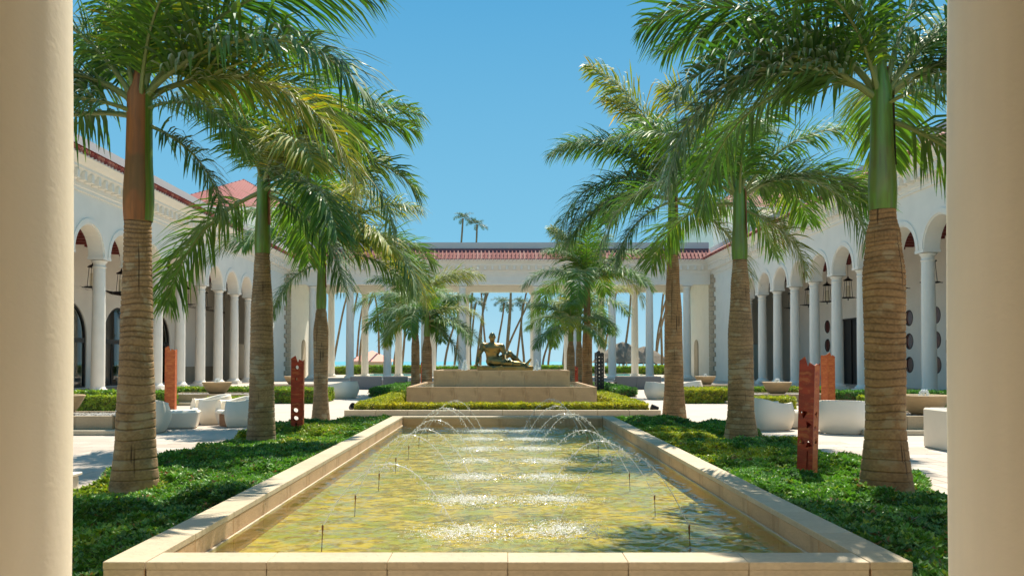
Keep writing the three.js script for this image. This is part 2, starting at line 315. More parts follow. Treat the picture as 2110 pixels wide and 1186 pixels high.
function wing(side) {
  const xw = side > 0 ? 19.63 : -19.8, first = side > 0 ? 24.5 : 23.8, nCol = 13, last = first + 3.5 * (nCol - 1);
  const w = thing('arcade_wing', side > 0 ? 'white arcaded wing on the right with round dark windows' : 'white arcaded wing on the left with tall arched glass doors', 'building', [xw, 0, 0], side > 0 ? 0 : PI);
  const S = (D) => side * D, Z = (D) => -side * D;                       // shape coordinate and local z of a depth
  const lo = min(S(19.5), S(88)), hi = max(S(19.5), S(88)), len = 68.5, mid = (19.5 + 88) / 2;
  const flat = (g) => g.rotateY(PI / 2);                                  // (s, y, t) -> (t, y, -s)
  // arcade wall
  {
    const r = 1.375, pts = [[19.5, YW], [19.5, 0], [first - 3.1, 0], [first - 3.1, YS]];
    pts.length = 0; pts.push([19.5, YW], [19.5, YS]);
    const arch = (a, b) => { const c = (a + b) / 2, rr = (b - a) / 2; pts.push([a, YS]); for (let i = 1; i < 16; i++) { const th = PI - PI * i / 16; pts.push([c + rr * cos(th), YS + rr * sin(th)]); } pts.push([b, YS]); };
    for (let i = -1; i < nCol; i++) { const a = first + 3.5 * i + 0.375; if (i === nCol - 1) continue; arch(a, a + 2.75); }
    pts.push([last + 0.4, YS]); 
    arch(last + 0.4, last + 3.1);
    pts.push([last + 3.1, 0], [88, 0], [88, YW]);
    const m = mesh('arcade_wall', flat(extrude(pts.map(([s, y]) => [S(s), y]), 0.75)), M.stucco, w);
  }
  for (let i = 0; i < nCol; i++) columnParts(w, 0.375, Z(first + 3.5 * i), { h: YS, r: 0.33 });
  for (let i = -1; i < nCol; i++) {
    const a = new THREE.Shape(); a.absarc(0, 0, 1.66, 0, PI, false); a.absarc(0, 0, 1.44, PI, 0, true);
    const g = flat(extrude(a, 0.05, [], 18)); const m = mesh('archivolt', g, M.stucco, w); m.position.set(-0.05, YS + 0.002, Z(first + 3.5 * i + 1.75));
  }
  // cornice, corbels, tile edge, parapet, roof
  { const g = planar(extrude(cornicePts, len)); g.translate(0, 0, side > 0 ? Z(88) : Z(19.5)); mesh('cornice', g, M.stucco, w); }
  for (let D = 20; D < 76; D += 0.67) { const c = mesh('corbel', corbelGeo, M.stucco, w); c.position.set(-0.34, 10.3, Z(D)); c.rotation.z = 0; }
  {
    const n = floor((76.2 - 19.5) / 0.33), list = [[], [], [], []], rnd = RNG(side + 20), slope = 0.5;
    for (let i = 0; i < n; i++) for (let k = 0; k < 4; k++) {
      const g = tileGeo.clone(); g.rotateZ(slope + 0.05); g.translate(-0.82 + k * 0.52 * cos(slope), YE + 0.14 + k * 0.52 * sin(slope), Z(19.7 + i * 0.33)); list[floor(rnd() * 4)].push(g);
    }
    list.forEach((l, i) => { const m = mesh('roof_tiles', merge(l), M.tile[i], w); m.userData.kind = 'stuff'; });
    const pan = extrude([[-0.98, YE - 0.02], [-0.98, YE + 0.04], [1.0, YT - 0.03], [1.0, YE - 0.02]], len); pan.translate(0, 0, side > 0 ? Z(88) : Z(19.5)); mesh('roof_bed', pan, M.tile[2], w);
    mesh('parapet', bx(0.4, YC - 11.1, len, 1.2, (YC + 11.1) / 2, Z(mid)), M.greycap, w);
    mesh('roof_deck', bx(12.2, 0.3, len - 0.02, 7.4, 12.2, Z(mid)), M.stucco, w);
  }
  // gallery behind the arches
  const BX = 5.75;
  mesh('gallery_ceiling', bx(BX - 0.75, 0.25, len - 0.1, (BX + 0.75) / 2, 9.2, Z(mid)), M.stucco, w);
  for (let D = 20.6; D < 80; D += 1.15) { const m = mesh('ceiling_beam', cbox(BX - 0.76, 0.32, 0.26, 0.01), M.beam, w); m.position.set((BX + 0.75) / 2, 8.89, Z(D)); }
  mesh('gallery_floor', bx(BX - 0.1, 0.06, len - 0.2, BX / 2, 0.025, Z(mid)), M.pave[3], w);
  mesh('end_wall', bx(BX - 0.76, 9, 0.4, (BX + 0.75) / 2, 4.5, Z(19.8)), M.stucco, w);
  { // far end of the gallery: a wall with a tall doorway on to the beach
    const a = 0.76, b = BX;
    const g = extrude([[a, 0], [2.9, 0], [2.9, 3.3], [4.7, 3.3], [4.7, 0], [b, 0], [b, 9.05], [a, 9.05]], 0.4); g.translate(0, 0, Z(76.4) - 0.2); mesh('end_wall', g, M.stucco, w);
  }
  const T = 0.35, wallTo = 88;
  if (side > 0) {
    // back wall with portholes and a tall dark door
    const holes = [], ports = [], circ = (D, y) => { const h = new THREE.Path(); h.absarc(S(D), y, 0.47, 0, 2 * PI, true); holes.push(h); ports.push([D, y]); };
    for (const D of [64, 56, 51.2, 48, 43.4, 40.2]) for (const y of [4.4, 2.95, 1.5]) circ(D, y);
    holes.push(path([[S(58.7), 0.05], [S(58.7), 4.75], [S(61.6), 4.75], [S(61.6), 0.05]].reverse()));
    const g = flat(extrude([[lo, 0], [hi, 0], [hi, 12.05], [lo, 12.05]], T, holes, 20)); g.translate(BX, 0, 0); mesh('gallery_wall', g, M.stucco, w);
    for (const [D, y] of ports) {
      const disc = new THREE.CircleGeometry(0.49, 28); disc.rotateY(-PI / 2); const p = mesh('porthole', disc, M.porthole, w); p.position.set(BX + 0.05, y, Z(D));
      const ring = new THREE.TorusGeometry(0.475, 0.03, 6, 32); ring.rotateY(PI / 2); const f = mesh('porthole_frame', ring, M.darkframe, p); f.position.set(-0.05, 0, 0);
    }
    const d = mesh('door', bx(0.08, 4.7, 1.34, BX + 0.28, 2.4, Z(59.4)), M.darkframe, w); mesh('door', bx(0.08, 4.7, 1.34, BX + 0.28, 2.4, Z(60.9)), M.darkframe, w);
    mesh('door_frame', merge([bx(0.14, 4.75, 0.1, BX + 0.02, 2.42, Z(58.72)), bx(0.14, 4.75, 0.1, BX + 0.02, 2.42, Z(61.58)), bx(0.14, 0.1, 2.9, BX + 0.02, 4.78, Z(60.15)), bx(0.1, 4.7, 0.2, BX + 0.2, 2.4, Z(60.15))]), M.darkframe, w);
    mesh('wall_plaque', bx(0.05, 0.75, 0.4, BX - 0.03, 2.55, Z(46.7)), M.stone[2], w);
    mesh('back_of_wing', bx(0.3, 12, len, 13.2, 6, Z(mid)), M.stucco, w);
  } else {
    const cs = [36.0, 42.35, 48.7, 55.1, 61.5], hw = 2.15, sp = 3.15, holes = [];
    const archPts = (c, r, base, y) => { const q = [[c - r, base]]; for (let i = 0; i <= 18; i++) { const th = PI - PI * i / 18; q.push([c + r * cos(th), y + r * sin(th)]); } q.push([c + r, base]); return q; };
    for (const c of cs) holes.push(path(archPts(S(c), hw, 0.1, sp)));
    const g = flat(extrude([[lo, 0], [hi, 0], [hi, 12.05], [lo, 12.05]], T, holes, 20)); g.translate(BX, 0, 0); mesh('gallery_wall', g, M.stucco, w);
    for (const c of cs) {
      const ring = new THREE.Shape(archPts(0, hw - 0.002, 0.1, sp).map(([x, y]) => new THREE.Vector2(x, y)));
      ring.holes.push(path(archPts(0, hw - 0.12, 0.2, sp)));
      const f = mesh('arched_window', flat(extrude(ring, 0.14, [], 18)), M.darkframe, w); f.position.set(BX + 0.08, 0, Z(c));
      mesh('transom', bx(0.12, 0.28, 2 * hw - 0.2, 0.07, 3.0, 0), M.darkframe, f);
      for (const o of [-0.72, 0.72]) mesh('mullion', bx(0.08, 2.7, 0.08, 0.07, 1.5, o), M.darkframe, f);
      const pane = new THREE.Shape(archPts(0, hw - 0.1, 0.15, sp).map(([x, y]) => new THREE.Vector2(x, y))); const pg = planar(new THREE.ShapeGeometry(pane, 18)); flat(pg); pg.translate(0.07, 0, 0); mesh('pane', pg, M.glass, f);
    }
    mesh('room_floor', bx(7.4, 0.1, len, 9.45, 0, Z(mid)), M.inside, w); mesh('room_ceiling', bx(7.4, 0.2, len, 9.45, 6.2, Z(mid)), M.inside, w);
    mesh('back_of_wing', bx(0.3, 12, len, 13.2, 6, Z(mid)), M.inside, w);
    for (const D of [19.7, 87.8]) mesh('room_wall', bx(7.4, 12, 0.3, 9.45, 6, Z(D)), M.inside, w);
    // pale drapes hanging inside the glass
    for (const c of cs) for (const o of [-1.75, 1.75]) { const q = []; for (let i = 0; i <= 20; i++) q.push([o + (i / 20 - 0.5) * 0.8, 0.06 * sin(i * 1.9)]); const sh = q.concat(q.slice().reverse().map(([a, b]) => [a, b + 0.02])); const gg = extrude(sh, 4.6); gg.rotateX(-PI / 2); gg.rotateY(PI / 2); const d = mesh('drape', gg, std({ color: rgb(0.4, 0.38, 0.33), roughness: 0.95 }), w); d.position.set(BX + 0.75, 0.08, Z(c)); }
    mesh('wainscot', bx(0.06, 1.25, 11.0, BX - 0.032, 0.66, Z(70.2)), M.quoin, w);
  }
  // corner quoins, alternating long and short, and a blind arched niche
  for (let k = 0; k < 23; k++) { const l = k % 2 ? 2.1 : 1.5; block('quoin', 0.12, 0.4, l, -0.058, 0.22 + k * 0.425, Z(75.2 + 2.1 - l / 2), M.quoin, w, 0.02); }
  {
    const q = [[-0.75, 0]]; for (let i = 0; i <= 14; i++) { const th = PI - PI * i / 14; q.push([0.75 * cos(th), 3.1 + 0.75 * sin(th)]); } q.push([0.75, 0]);
    const g = extrude(q, 0.1); flat(g); const m = mesh('niche_panel', g, M.quoin, w); m.position.set(-0.1, 0.02, Z(82.6));
  }
  for (const D of [19.6, 87.9]) mesh('gable_wall', bx(12.3, 3.1, 0.3, 7.3, 10.5, Z(D)), M.stucco, w);
  return { w, xw, first };
}
const wings = { right: wing(1), left: wing(-1) };

// hanging iron lanterns in the galleries
function lantern(side, D, n) {
  const x = side > 0 ? 22.9 : -23.1, y = 5.9;
  const l = thing('hanging_lantern', `black iron ring lantern in the ${side > 0 ? 'right' : 'left'} arcade, ${ORD[n]} from the near end`, 'lantern', [x, y, -D], 0, 'iron lanterns hanging in the arcades');
  mesh('ring', new THREE.TorusGeometry(0.42, 0.03, 6, 24).rotateX(PI / 2), M.iron, l);
  mesh('crossbar', merge([rod([-0.62, 0, 0], [0.62, 0, 0], 0.022), rod([0, 0, -0.62], [0, 0, 0.62], 0.022)]), M.iron, l);
  for (let k = 0; k < 4; k++) { const a = k * PI / 2 + PI / 4; mesh('cage_rod', rod([cos(a) * 0.3, 0, sin(a) * 0.3], [cos(a) * 0.2, 1.15, sin(a) * 0.2], 0.016), M.iron, l); }
  mesh('glass_shade', new THREE.CylinderGeometry(0.14, 0.17, 0.75, 12, 1, true).translate(0, 0.42, 0), M.lampglass, l);
  mesh('cap', lathe([[0.3, 1.12], [0.27, 1.18], [0.06, 1.3], [0.03, 1.42]], 12), M.iron, l);
  mesh('chain', rod([0, 1.4, 0], [0, 3.18, 0], 0.014), M.iron, l);
  mesh('drop_finial', lathe([[0.001, -0.2], [0.05, -0.13], [0.02, -0.05], [0.1, 0.0]], 10), M.iron, l);
}
for (const side of [1, -1]) { const f = (side > 0 ? wings.right : wings.left).first; for (let i = 3; i < 12; i++) lantern(side, f + 3.5 * i + 1.75, i - 3); }

// ───────────────────────── far portico facing the sea ─────────────────────────
{
  const p = thing('sea_portico', 'white flat-lintelled portico with red tiled eave in front of the sea', 'building', [-0.1, 0, -77]), YL = 8.87, W = 39.2, rnd = RNG(8);
  for (const s of [-1, 1]) for (let k = 0; k < 5; k++) { columnParts(p, s * (3.5 + 3.5 * k), 0, { h: YL, r: 0.37 }); columnParts(p, s * (3.5 + 3.5 * k), -8.5, { h: YL, r: 0.37 }); }
  mesh('lintel', bx(W, YW - YL, 0.85, 0, (YW + YL) / 2, 0), M.stucco, p);
  mesh('lintel_moulding', bx(W, 0.12, 0.95, 0, 9.28, 0.003), M.stucco, p);
  mesh('lintel', bx(W, YW - YL, 0.85, 0, (YW + YL) / 2, -8.5), M.stucco, p);
  mesh('portico_ceiling', bx(W, 0.3, 7.6, 0, 9.7, -4.25), M.stucco, p);
  { const g = extrude(cornicePts, W); g.rotateY(PI / 2); g.translate(-W / 2, 0, 0.43); mesh('cornice', g, M.stucco, p); }
  for (let i = -29; i <= 29; i++) { const c = mesh('corbel', cbox(0.22, 0.4, 0.4, 0.02), M.stucco, p); c.position.set(i * 0.67, 10.36, 0.43 + 0.36); }
  const slope = 0.72, n = 110;
  for (let i = 0; i < n; i++) {
    const x = -W / 2 + 0.2 + i * 0.36, mt = M.tile[floor(rnd() * 4)];
    for (let k = 0; k < 2; k++) { const m = mesh('roof_tile', farTile(), mt, p); m.position.set(x, YE + 0.13 + k * 0.62 * sin(slope), 1.2 - k * 0.62 * cos(slope)); m.rotation.set(slope + 0.06, 0, 0); }
  }
  const bed = extrude([[1.36, YE - 0.02], [1.36, YE + 0.05], [0.02, YT + 0.02], [-0.4, YT + 0.02], [-0.4, YE - 0.02]], W); bed.rotateY(-PI / 2); bed.translate(W / 2, 0, 0); mesh('roof_bed', bed, M.tile[2], p);
  mesh('parapet', bx(W, YC - 11.1, 0.4, 0, (YC + 11.1) / 2, -0.2), M.greycap, p);
  mesh('roof_deck', bx(W, 0.3, 9.2, 0, 12.0, -4.6), M.stucco, p);
  mesh('parapet', bx(W, 1.9, 0.4, 0, 11.9, -9.2), M.greycap, p);
  mesh('rear_wall', bx(W, 1.2, 0.5, 0, 10.65, -8.9), M.stucco, p);
  mesh('floor_step', bx(W, 0.12, 10.5, 0, 0.06, -4.2), M.pave[0], p);
}
function farTile() { if (!farTile.g) { const g = tileGeo.clone(); g.rotateY(PI / 2); g.scale(1.1, 1.1, 1.12); farTile.g = g; } return farTile.g; }

// tiled hip roofs of the corner pavilions behind
for (const s of [-1, 1]) {
  const p = thing('corner_pavilion', `tall white pavilion with tiled hip roof behind the ${s > 0 ? 'right' : 'left'} wing`, 'building', [s * 30.5, 0, -97.2]);
  const B = 8, y0 = 18.4, y1 = 23.2, hyp = hypot(B, y1 - y0), rnd = RNG(60 + s);
  mesh('wall', bx(14.4, 18.4, 14.4, 0, 9.2, 0), M.stucco, p); mesh('eave', bx(16.1, 0.25, 16.1, 0, 18.35, 0), M.stucco, p);
  mesh('roof_bed', new THREE.ConeGeometry(B * Math.SQRT2, y1 - y0, 4).rotateY(PI / 4).translate(0, (y0 + y1) / 2 + 0.08, 0), M.tile[2], p);
  for (let f = 0; f < 4; f++) {
    const lists = [[], [], [], []];
    for (let x = -B + 0.17; x < B; x += 0.34) { const l = hyp * (1 - abs(x) / B); if (l < 0.3) continue; const g = new THREE.CylinderGeometry(0.13, 0.13, l, 6, 1, true, -PI / 2, PI); g.rotateX(PI / 2); g.rotateX(0); g.translate(0, 0, -l / 2); g.rotateX(atan2(y1 - y0, B)); g.translate(x, y0 + 0.1, B); g.rotateY(f * PI / 2); lists[floor(rnd() * 4)].push(g); }
    lists.forEach((l, i) => { if (l.length) { const m = mesh('roof_tiles', merge(l), M.tile[i], p); m.userData.kind = 'stuff'; } });
  }
}

// ───────────────────────── palms ─────────────────────────
const leafMat = (c, o = {}) => phy({ color: rgb(...c), vertexColors: true, roughness: 0.95, transmission: 0.46, thickness: 0, clearcoat: 0.16, clearcoatRoughness: 0.3, side: THREE.DoubleSide, ...o });
M.frond = leafMat([0.1, 0.24, 0.01]);
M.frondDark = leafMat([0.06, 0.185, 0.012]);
M.frondYellow = leafMat([0.24, 0.31, 0.01]);
M.rachis = std({ color: rgb(0.2, 0.24, 0.07), roughness: 0.5 });
M.coco = leafMat([0.045, 0.11, 0.03]);
function frondGeo(seed, { len = 3.1, e0 = 55, e1 = -25, n = 112, leaf = 0.92, width = 0.037, bow = 1.2, seg = 3 }) {
  const rnd = RNG(seed), N = 26, pts = [], tan = []; let p = V(0, 0, 0); const yaw = (rnd() - 0.5) * 0.25;
  for (let i = 0; i <= N; i++) {
    const s = i / N, e = R(lerp(e0, e1, pow(s, bow))), a = yaw * s, t = V(cos(e) * cos(a), sin(e), cos(e) * sin(a));
    pts.push(p.clone()); tan.push(t); p = p.clone().addScaledVector(t, len / N);
  }
  const at = (s) => { const f = s * N, i = min(N - 1, floor(f)), u = f - i; return [pts[i].clone().lerp(pts[i + 1], u), tan[i].clone().lerp(tan[i + 1], u).normalize()]; };
  const pos = [], col = [], idx = [], down = V(0, -1, 0);
  for (let i = 0; i < n; i++) for (const sd of [-1, 1]) {
    const s = clamp(0.13 + 0.87 * (i + rnd() * 0.9) / n, 0, 0.999), [b, t] = at(s);
    const side = t.clone().cross(V(0, 1, 0)); if (side.lengthSq() < 0.01) side.set(0, 0, 1); side.normalize().multiplyScalar(sd);
    const up = side.clone().cross(t).multiplyScalar(sd).normalize(); if (up.y < 0 && abs(t.y) < 0.9) up.negate();
    const tier = rnd() < 0.5 ? 0.12 + 0.75 * rnd() : -0.35 + 0.4 * rnd(), fwd = 0.45 + 0.75 * s + (rnd() - 0.5) * 0.3;
    let d = side.clone().addScaledVector(up, tier).addScaledVector(t, fwd).normalize();
    const l = leaf * (0.5 + 0.5 * sin(PI * clamp(0.12 + s * 0.8))) * (s > 0.85 ? 1 - (s - 0.85) * 3.2 : 1) * (0.8 + 0.4 * rnd()), droop = 0.22 + 0.34 * rnd();
    const w = width * (0.75 + 0.5 * rnd()), q = b.clone(), k0 = pos.length / 3;
    const tone = 0.72 + 0.55 * rnd(), yel = rnd() < 0.13 ? 0.5 + 0.9 * rnd() : 0.14 * rnd();
    for (let k = 0; k <= seg; k++) {
      const f = k / seg, hw = w * 0.5 * (k === 0 ? 0.55 : k === seg ? 0.08 : 1 - 0.35 * max(0, f - 0.4));
      const across = d.clone().cross(up).normalize().applyAxisAngle(d, (rnd() - 0.5) * 0.5);
      pos.push(...q.clone().addScaledVector(across, hw), ...q.clone().addScaledVector(across, -hw));
      const dry = f > 0.8 && rnd() < 0.25 ? 0.8 : 0, c = [tone * (1 + yel * 1.0 + dry * 1.4), tone * (1 + yel * 0.25 + dry * 0.1), tone * (1 - 0.3 * yel)];
      col.push(...c, ...c);
      if (k < seg) { const a = k0 + k * 2; idx.push(a, a + 1, a + 2, a + 1, a + 3, a + 2); }
      q.addScaledVector(d, l / seg); d = d.clone().addScaledVector(down, droop).normalize();
    }
  }
  const g = new THREE.BufferGeometry(); g.setAttribute('position', new THREE.Float32BufferAttribute(pos, 3)); g.setAttribute('color', new THREE.Float32BufferAttribute(col, 3)); g.setIndex(idx); g.computeVertexNormals();
  const rp = [], rr = []; for (let i = 0; i <= N; i += 2) { rp.push(pts[i]); rr.push(lerp(0.046, 0.005, pow(i / N, 0.6))); }
  return { leaf: g, rachis: limb(rp, rr, 6) };
}
const F = {
  A: [0, 1].map((i) => frondGeo(100 + i, { e0: 82, e1: 28, len: 2.9 })),
  B: [0, 1, 2].map((i) => frondGeo(110 + i, { e0: 60, e1: -28, len: 3.2 })),
  C: [0, 1, 2].map((i) => frondGeo(120 + i, { e0: 36, e1: -58, len: 3.2 })),
  D: [0, 1, 2].map((i) => frondGeo(130 + i, { e0: 12, e1: -72, len: 3.0 })),
  G: [0, 1, 2].map((i) => frondGeo(150 + i, { e0: 40, e1: -88, len: 3.6, bow: 0.95 })),
  E: [0, 1].map((i) => frondGeo(140 + i, { e0: -22, e1: -84, len: 2.5 })),
};
const trunkMap = tex(512, 1024, (u, v) => {
  const b = fbm(u * 5, v * 22, 201, 5, 5, 22), f = vn(u * 70, v * 200, 202, 70, 200), crack = smooth(0.72, 0.78, fbm(u * 44, v * 5, 203, 2, 44, 5)) * smooth(0.5, 0.75, vn(u * 10, v * 6, 204, 10, 6));
  const lich = smooth(0.55, 0.75, fbm(u * 8, v * 30, 205, 4, 8, 30)), k = 0.72 + 0.55 * (b - 0.5) + 0.3 * (f - 0.5);
  let c = [0.44 * k, 0.275 * k, 0.13 * k]; c = c.map((x, i) => lerp(x, [0.44, 0.37, 0.23][i], lich * 0.55)); return c.map((x, i) => lerp(x, [0.06, 0.03, 0.015][i], crack * 0.85));
});
const trunkBump = tex(256, 512, (u, v) => 0.6 * fbm(u * 12, v * 60, 211, 4, 12, 60) + 0.4 * (1 - smooth(0.72, 0.78, fbm(u * 44, v * 5, 203, 2, 44, 5)) * smooth(0.5, 0.75, vn(u * 10, v * 6, 204, 10, 6))), false);
M.trunk = [[1, 1, 1], [0.86, 0.9, 0.94], [1.06, 0.95, 0.84]].map((c) => std({ map: trunkMap, bumpMap: trunkBump, bumpScale: 0.014, roughness: 0.9, vertexColors: true, color: rgb(...c) }));
const shaftTex = (base, mark) => tex(128, 256, (u, v) => { const s = fbm(u * 18, v * 2, 221, 3, 18, 2), p = smooth(0.55, 0.7, fbm(u * 3, v * 3, 222, 4, 3, 3)); const q = smooth(0.5, 0.75, fbm(u * 30, v * 6, 223, 3, 30, 6)); return base.map((x, i) => lerp(lerp(x * (0.65 + 0.7 * s), mark[i], p * 0.6), [0.12, 0.07, 0.03][i], q * 0.35)); });
M.shaftGreen = phy({ map: shaftTex([0.13, 0.25, 0.03], [0.17, 0.2, 0.05]), roughness: 0.4, clearcoat: 0.3 });
M.shaftBrown = std({ map: shaftTex([0.33, 0.125, 0.035], [0.13, 0.1, 0.03]), roughness: 0.6 });
M.sheath = std({ map: shaftTex([0.3, 0.11, 0.05], [0.1, 0.04, 0.03]), roughness: 0.7 });
function royalPalm(label, group, o) {
  const { x, D, prof, yTop, shaft, fronds, seed = 1, brown = false, tint = 0, fs = 1, dark = 0.3 } = o, top = prof[prof.length - 1][1];
  const rnd = RNG(seed * 77 + 5), p = thing('royal_palm', label, 'palm tree', [x, 0, -D], rnd() * 0.2, group);
  const pts = [], n = D < 30 ? 680 : 260, gw = D < 30 ? 0.011 : 0.02;
  const rad = (y) => { const t = clamp(y / yTop); let i = 0; while (i < prof.length - 2 && t > prof[i + 1][0]) i++; const [t0, r0] = prof[i], [t1, r1] = prof[i + 1]; return lerp(r0, r1, smooth(t0, t1, t)) * (1 + 0.1 * exp(-y * 6)); };
  const rings = [], dk = new Set(); for (let y = 0.12; y < yTop; y += lerp(0.13, 0.05, y / yTop) * (0.75 + 0.5 * rnd())) rings.push(y);
  for (let i = 0; i <= n; i++) { const y = -0.1 + (yTop + 0.1) * i / n; let r = rad(max(0, y)); for (const q of rings) { const d = abs(y - q); if (d < gw) { r -= (0.011 + 0.004 * sin(q * 37)) * (1 - d / gw); dk.add(i); } } pts.push([r, y]); }
  const tg = lathe(pts, 30); { const a = tg.attributes.position, cl = new Float32Array(a.count * 3).fill(1); for (let i = 0; i < a.count; i++) if (dk.has(i % (n + 1))) cl.fill(0.58 + 0.3 * hash(i % (n + 1) >> 3, seed), i * 3, i * 3 + 3); tg.setAttribute('color', new THREE.BufferAttribute(cl, 3)); for (let i = 0; i < a.count; i++) { const th = atan2(a.getZ(i), a.getX(i)), y = a.getY(i), k = 1 + 0.05 * (vn(cos(th) * 2 + 9, y * 1.4 + sin(th) * 2, seed) - 0.5) + 0.02 * sin(th * 3 + y + seed); a.setX(i, a.getX(i) * k); a.setZ(i, a.getZ(i) * k); a.setY(i, y + 0.012 * sin(th * 2 + seed + y * 3) * clamp(y)); } tg.computeVertexNormals(); }
  mesh('trunk', tg, M.trunk[tint], p).rotation.y = seed * 2.1;
  const sp = []; for (let i = 0; i <= 16; i++) { const t = i / 16; sp.push([top * lerp(1.04, brown ? 0.92 : 0.84, smooth(0, 1, t)) * (1 + 0.12 * sin(PI * min(1, t * 2.2)) * (1 - t)) , yTop - 0.03 + (shaft + 0.03) * t]); }
  sp.push([top * 0.62, yTop + shaft + 0.12], [top * 0.4, yTop + shaft + 0.3]);
  const cs = mesh('crownshaft', lathe(sp, 22), brown ? M.shaftBrown : M.shaftGreen, p);
  if (brown) { const gs = lathe(sp.map(([r, y]) => [r * 1.03 + 0.004, y]), 22).clone(); const half = new THREE.LatheGeometry(sp.map(([r, y]) => new THREE.Vector2(r * 1.04 + 0.006, y)), 8, PI * 0.28, PI * 0.55); mesh('green_sheath', half, M.shaftGreen, cs); }
  else { const half = new THREE.LatheGeometry(sp.slice(6).map(([r, y], i) => new THREE.Vector2(r * (1.05 + 0.01 * i) + 0.006, y)), 6, PI * (0.1 + rnd() * 0.3), PI * 0.3); mesh('dry_sheath', half, M.sheath, cs); }
  const yc = yTop + shaft;
  mesh('spear_leaf', limb([V(0, yc - 0.1, 0), V(0.02, yc + 0.8, 0.01), V(0.05, yc + 1.6, 0.03), V(0.1, yc + 2.3, 0.02)], [top * 0.42, 0.06, 0.035, 0.004], 8), M.shaftGreen, p);
  fronds.forEach(([type, az, sc = 1, mt], i) => {
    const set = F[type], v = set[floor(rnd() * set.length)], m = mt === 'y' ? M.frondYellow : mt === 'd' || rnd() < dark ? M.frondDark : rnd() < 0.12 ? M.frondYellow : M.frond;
    const f = mesh('frond', v.leaf, m, p); mesh('rachis', v.rachis, M.rachis, f);
    const a = R(-az), k = sc * fs * (0.95 + 0.1 * rnd()); f.position.set(cos(a) * top * 0.35, yc - 0.12 - (type === 'E' ? 0.25 : type === 'D' ? 0.16 : 0) + 0.1 * rnd(), -sin(a) * top * 0.35);
    f.rotation.y = a - p.rotation.y; f.rotation.y = a; f.rotation.order = 'YXZ'; f.rotation.x = (rnd() - 0.5) * 0.35; f.scale.setScalar(k);
  });
  p.rotation.y = 0; return p;
}
// azimuth in degrees: 0 = right, 90 = towards the camera, 180 = left, 270 = away
const G1 = 'royal palms lining the long pool';
const ring = (n, off, types, sc = 1, seed = 1) => { const r = RNG(seed), a = []; for (let i = 0; i < n; i++) a.push([types[i % types.length], off + i * 360 / n + (r() - 0.5) * 26, sc * (0.88 + 0.22 * r())]); return a; };
royalPalm('thick royal palm with brown crownshaft beside the left foreground column', G1, { x: -4.49, D: 10.15, prof: [[0, 0.285], [0.25, 0.232], [0.6, 0.19], [0.93, 0.162], [1, 0.155]], yTop: 3.46, shaft: 1.55, seed: 1, brown: true, tint: 0, fronds: [
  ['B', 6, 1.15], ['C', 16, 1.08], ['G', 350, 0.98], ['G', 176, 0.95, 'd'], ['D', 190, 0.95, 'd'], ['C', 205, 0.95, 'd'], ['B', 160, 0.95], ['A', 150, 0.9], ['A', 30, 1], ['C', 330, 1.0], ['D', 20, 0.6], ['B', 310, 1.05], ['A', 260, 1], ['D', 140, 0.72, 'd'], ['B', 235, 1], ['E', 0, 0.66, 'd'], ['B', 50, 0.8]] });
royalPalm('royal palm with long green crownshaft, second from the camera on the left', G1, { x: -4.8, D: 16.55, prof: [[0, 0.28], [0.3, 0.243], [0.68, 0.22], [0.92, 0.165], [1, 0.145]], yTop: 3.9, shaft: 1.5, seed: 2, tint: 1, fronds: [
  ['B', 5, 1.18], ['B', 350, 1.1], ['C', 355, 1.05], ['E', 188, 1.25], ['G', 10, 1.0], ['A', 200, 1.1], ['A', 330, 1.1], ['B', 100, 0.95], ['C', 60, 1, 'y'], ['B', 250, 1], ['D', 280, 1], ['E', 10, 1.05, 'd'], ['D', 45, 1.05], ['A', 150, 1], ['B', 40, 1, 'y']] });
royalPalm('royal palm standing at the far left corner of the long pool', G1, { x: -5.04, D: 23.1, prof: [[0, 0.245], [0.3, 0.195], [0.8, 0.21], [0.95, 0.16], [1, 0.13]], yTop: 3.2, shaft: 1.6, seed: 3, tint: 1, fs: 1.06, fronds: [
  ['B', 10, 1.05, 'y'], ['C', 345, 1.05], ['D', 15, 1.0], ['G', 20, 1.0], ['G', 340, 1.05, 'y'], ['C', 40, 1, 'y'], ['E', 150, 0.85], ['C', 170, 1], ['B', 200, 1], ['A', 0, 1.1, 'y'], ['A', 90, 1.0], ['B', 270, 1], ['B', 60, 1], ['C', 120, 0.95], ['A', 320, 1.1], ['A', 210, 1.05]] });
royalPalm('thick royal palm with swollen trunk beside the right foreground column', G1, { x: 4.68, D: 10.05, prof: [[0, 0.31], [0.3, 0.228], [0.5, 0.235], [0.76, 0.248], [0.9, 0.2], [0.97, 0.152], [1, 0.148]], yTop: 3.58, shaft: 1.45, seed: 4, tint: 2, dark: 0.5, fronds: [
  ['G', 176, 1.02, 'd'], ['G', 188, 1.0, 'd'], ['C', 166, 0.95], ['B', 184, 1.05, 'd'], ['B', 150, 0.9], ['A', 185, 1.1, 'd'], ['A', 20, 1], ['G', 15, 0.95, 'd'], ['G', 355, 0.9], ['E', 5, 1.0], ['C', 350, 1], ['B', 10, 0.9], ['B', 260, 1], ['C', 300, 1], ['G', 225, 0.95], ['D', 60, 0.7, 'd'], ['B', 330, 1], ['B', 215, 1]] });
royalPalm('royal palm with dark wet trunk foot, second from the camera on the right', G1, { x: 4.87, D: 16.75, prof: [[0, 0.33], [0.22, 0.26], [0.57, 0.247], [0.83, 0.19], [1, 0.145]], yTop: 3.8, shaft: 1.35, seed: 5, tint: 0, fronds: [
  ['G', 5, 0.9], ['C', 350, 1.0], ['E', 10, 0.8, 'y'], ['C', 0, 1.0], ['B', 15, 1], ['B', 170, 0.95], ['G', 190, 1], ['A', 190, 1], ['A', 40, 0.95], ['B', 270, 1], ['C', 315, 1], ['D', 235, 1], ['B', 95, 0.8]] });
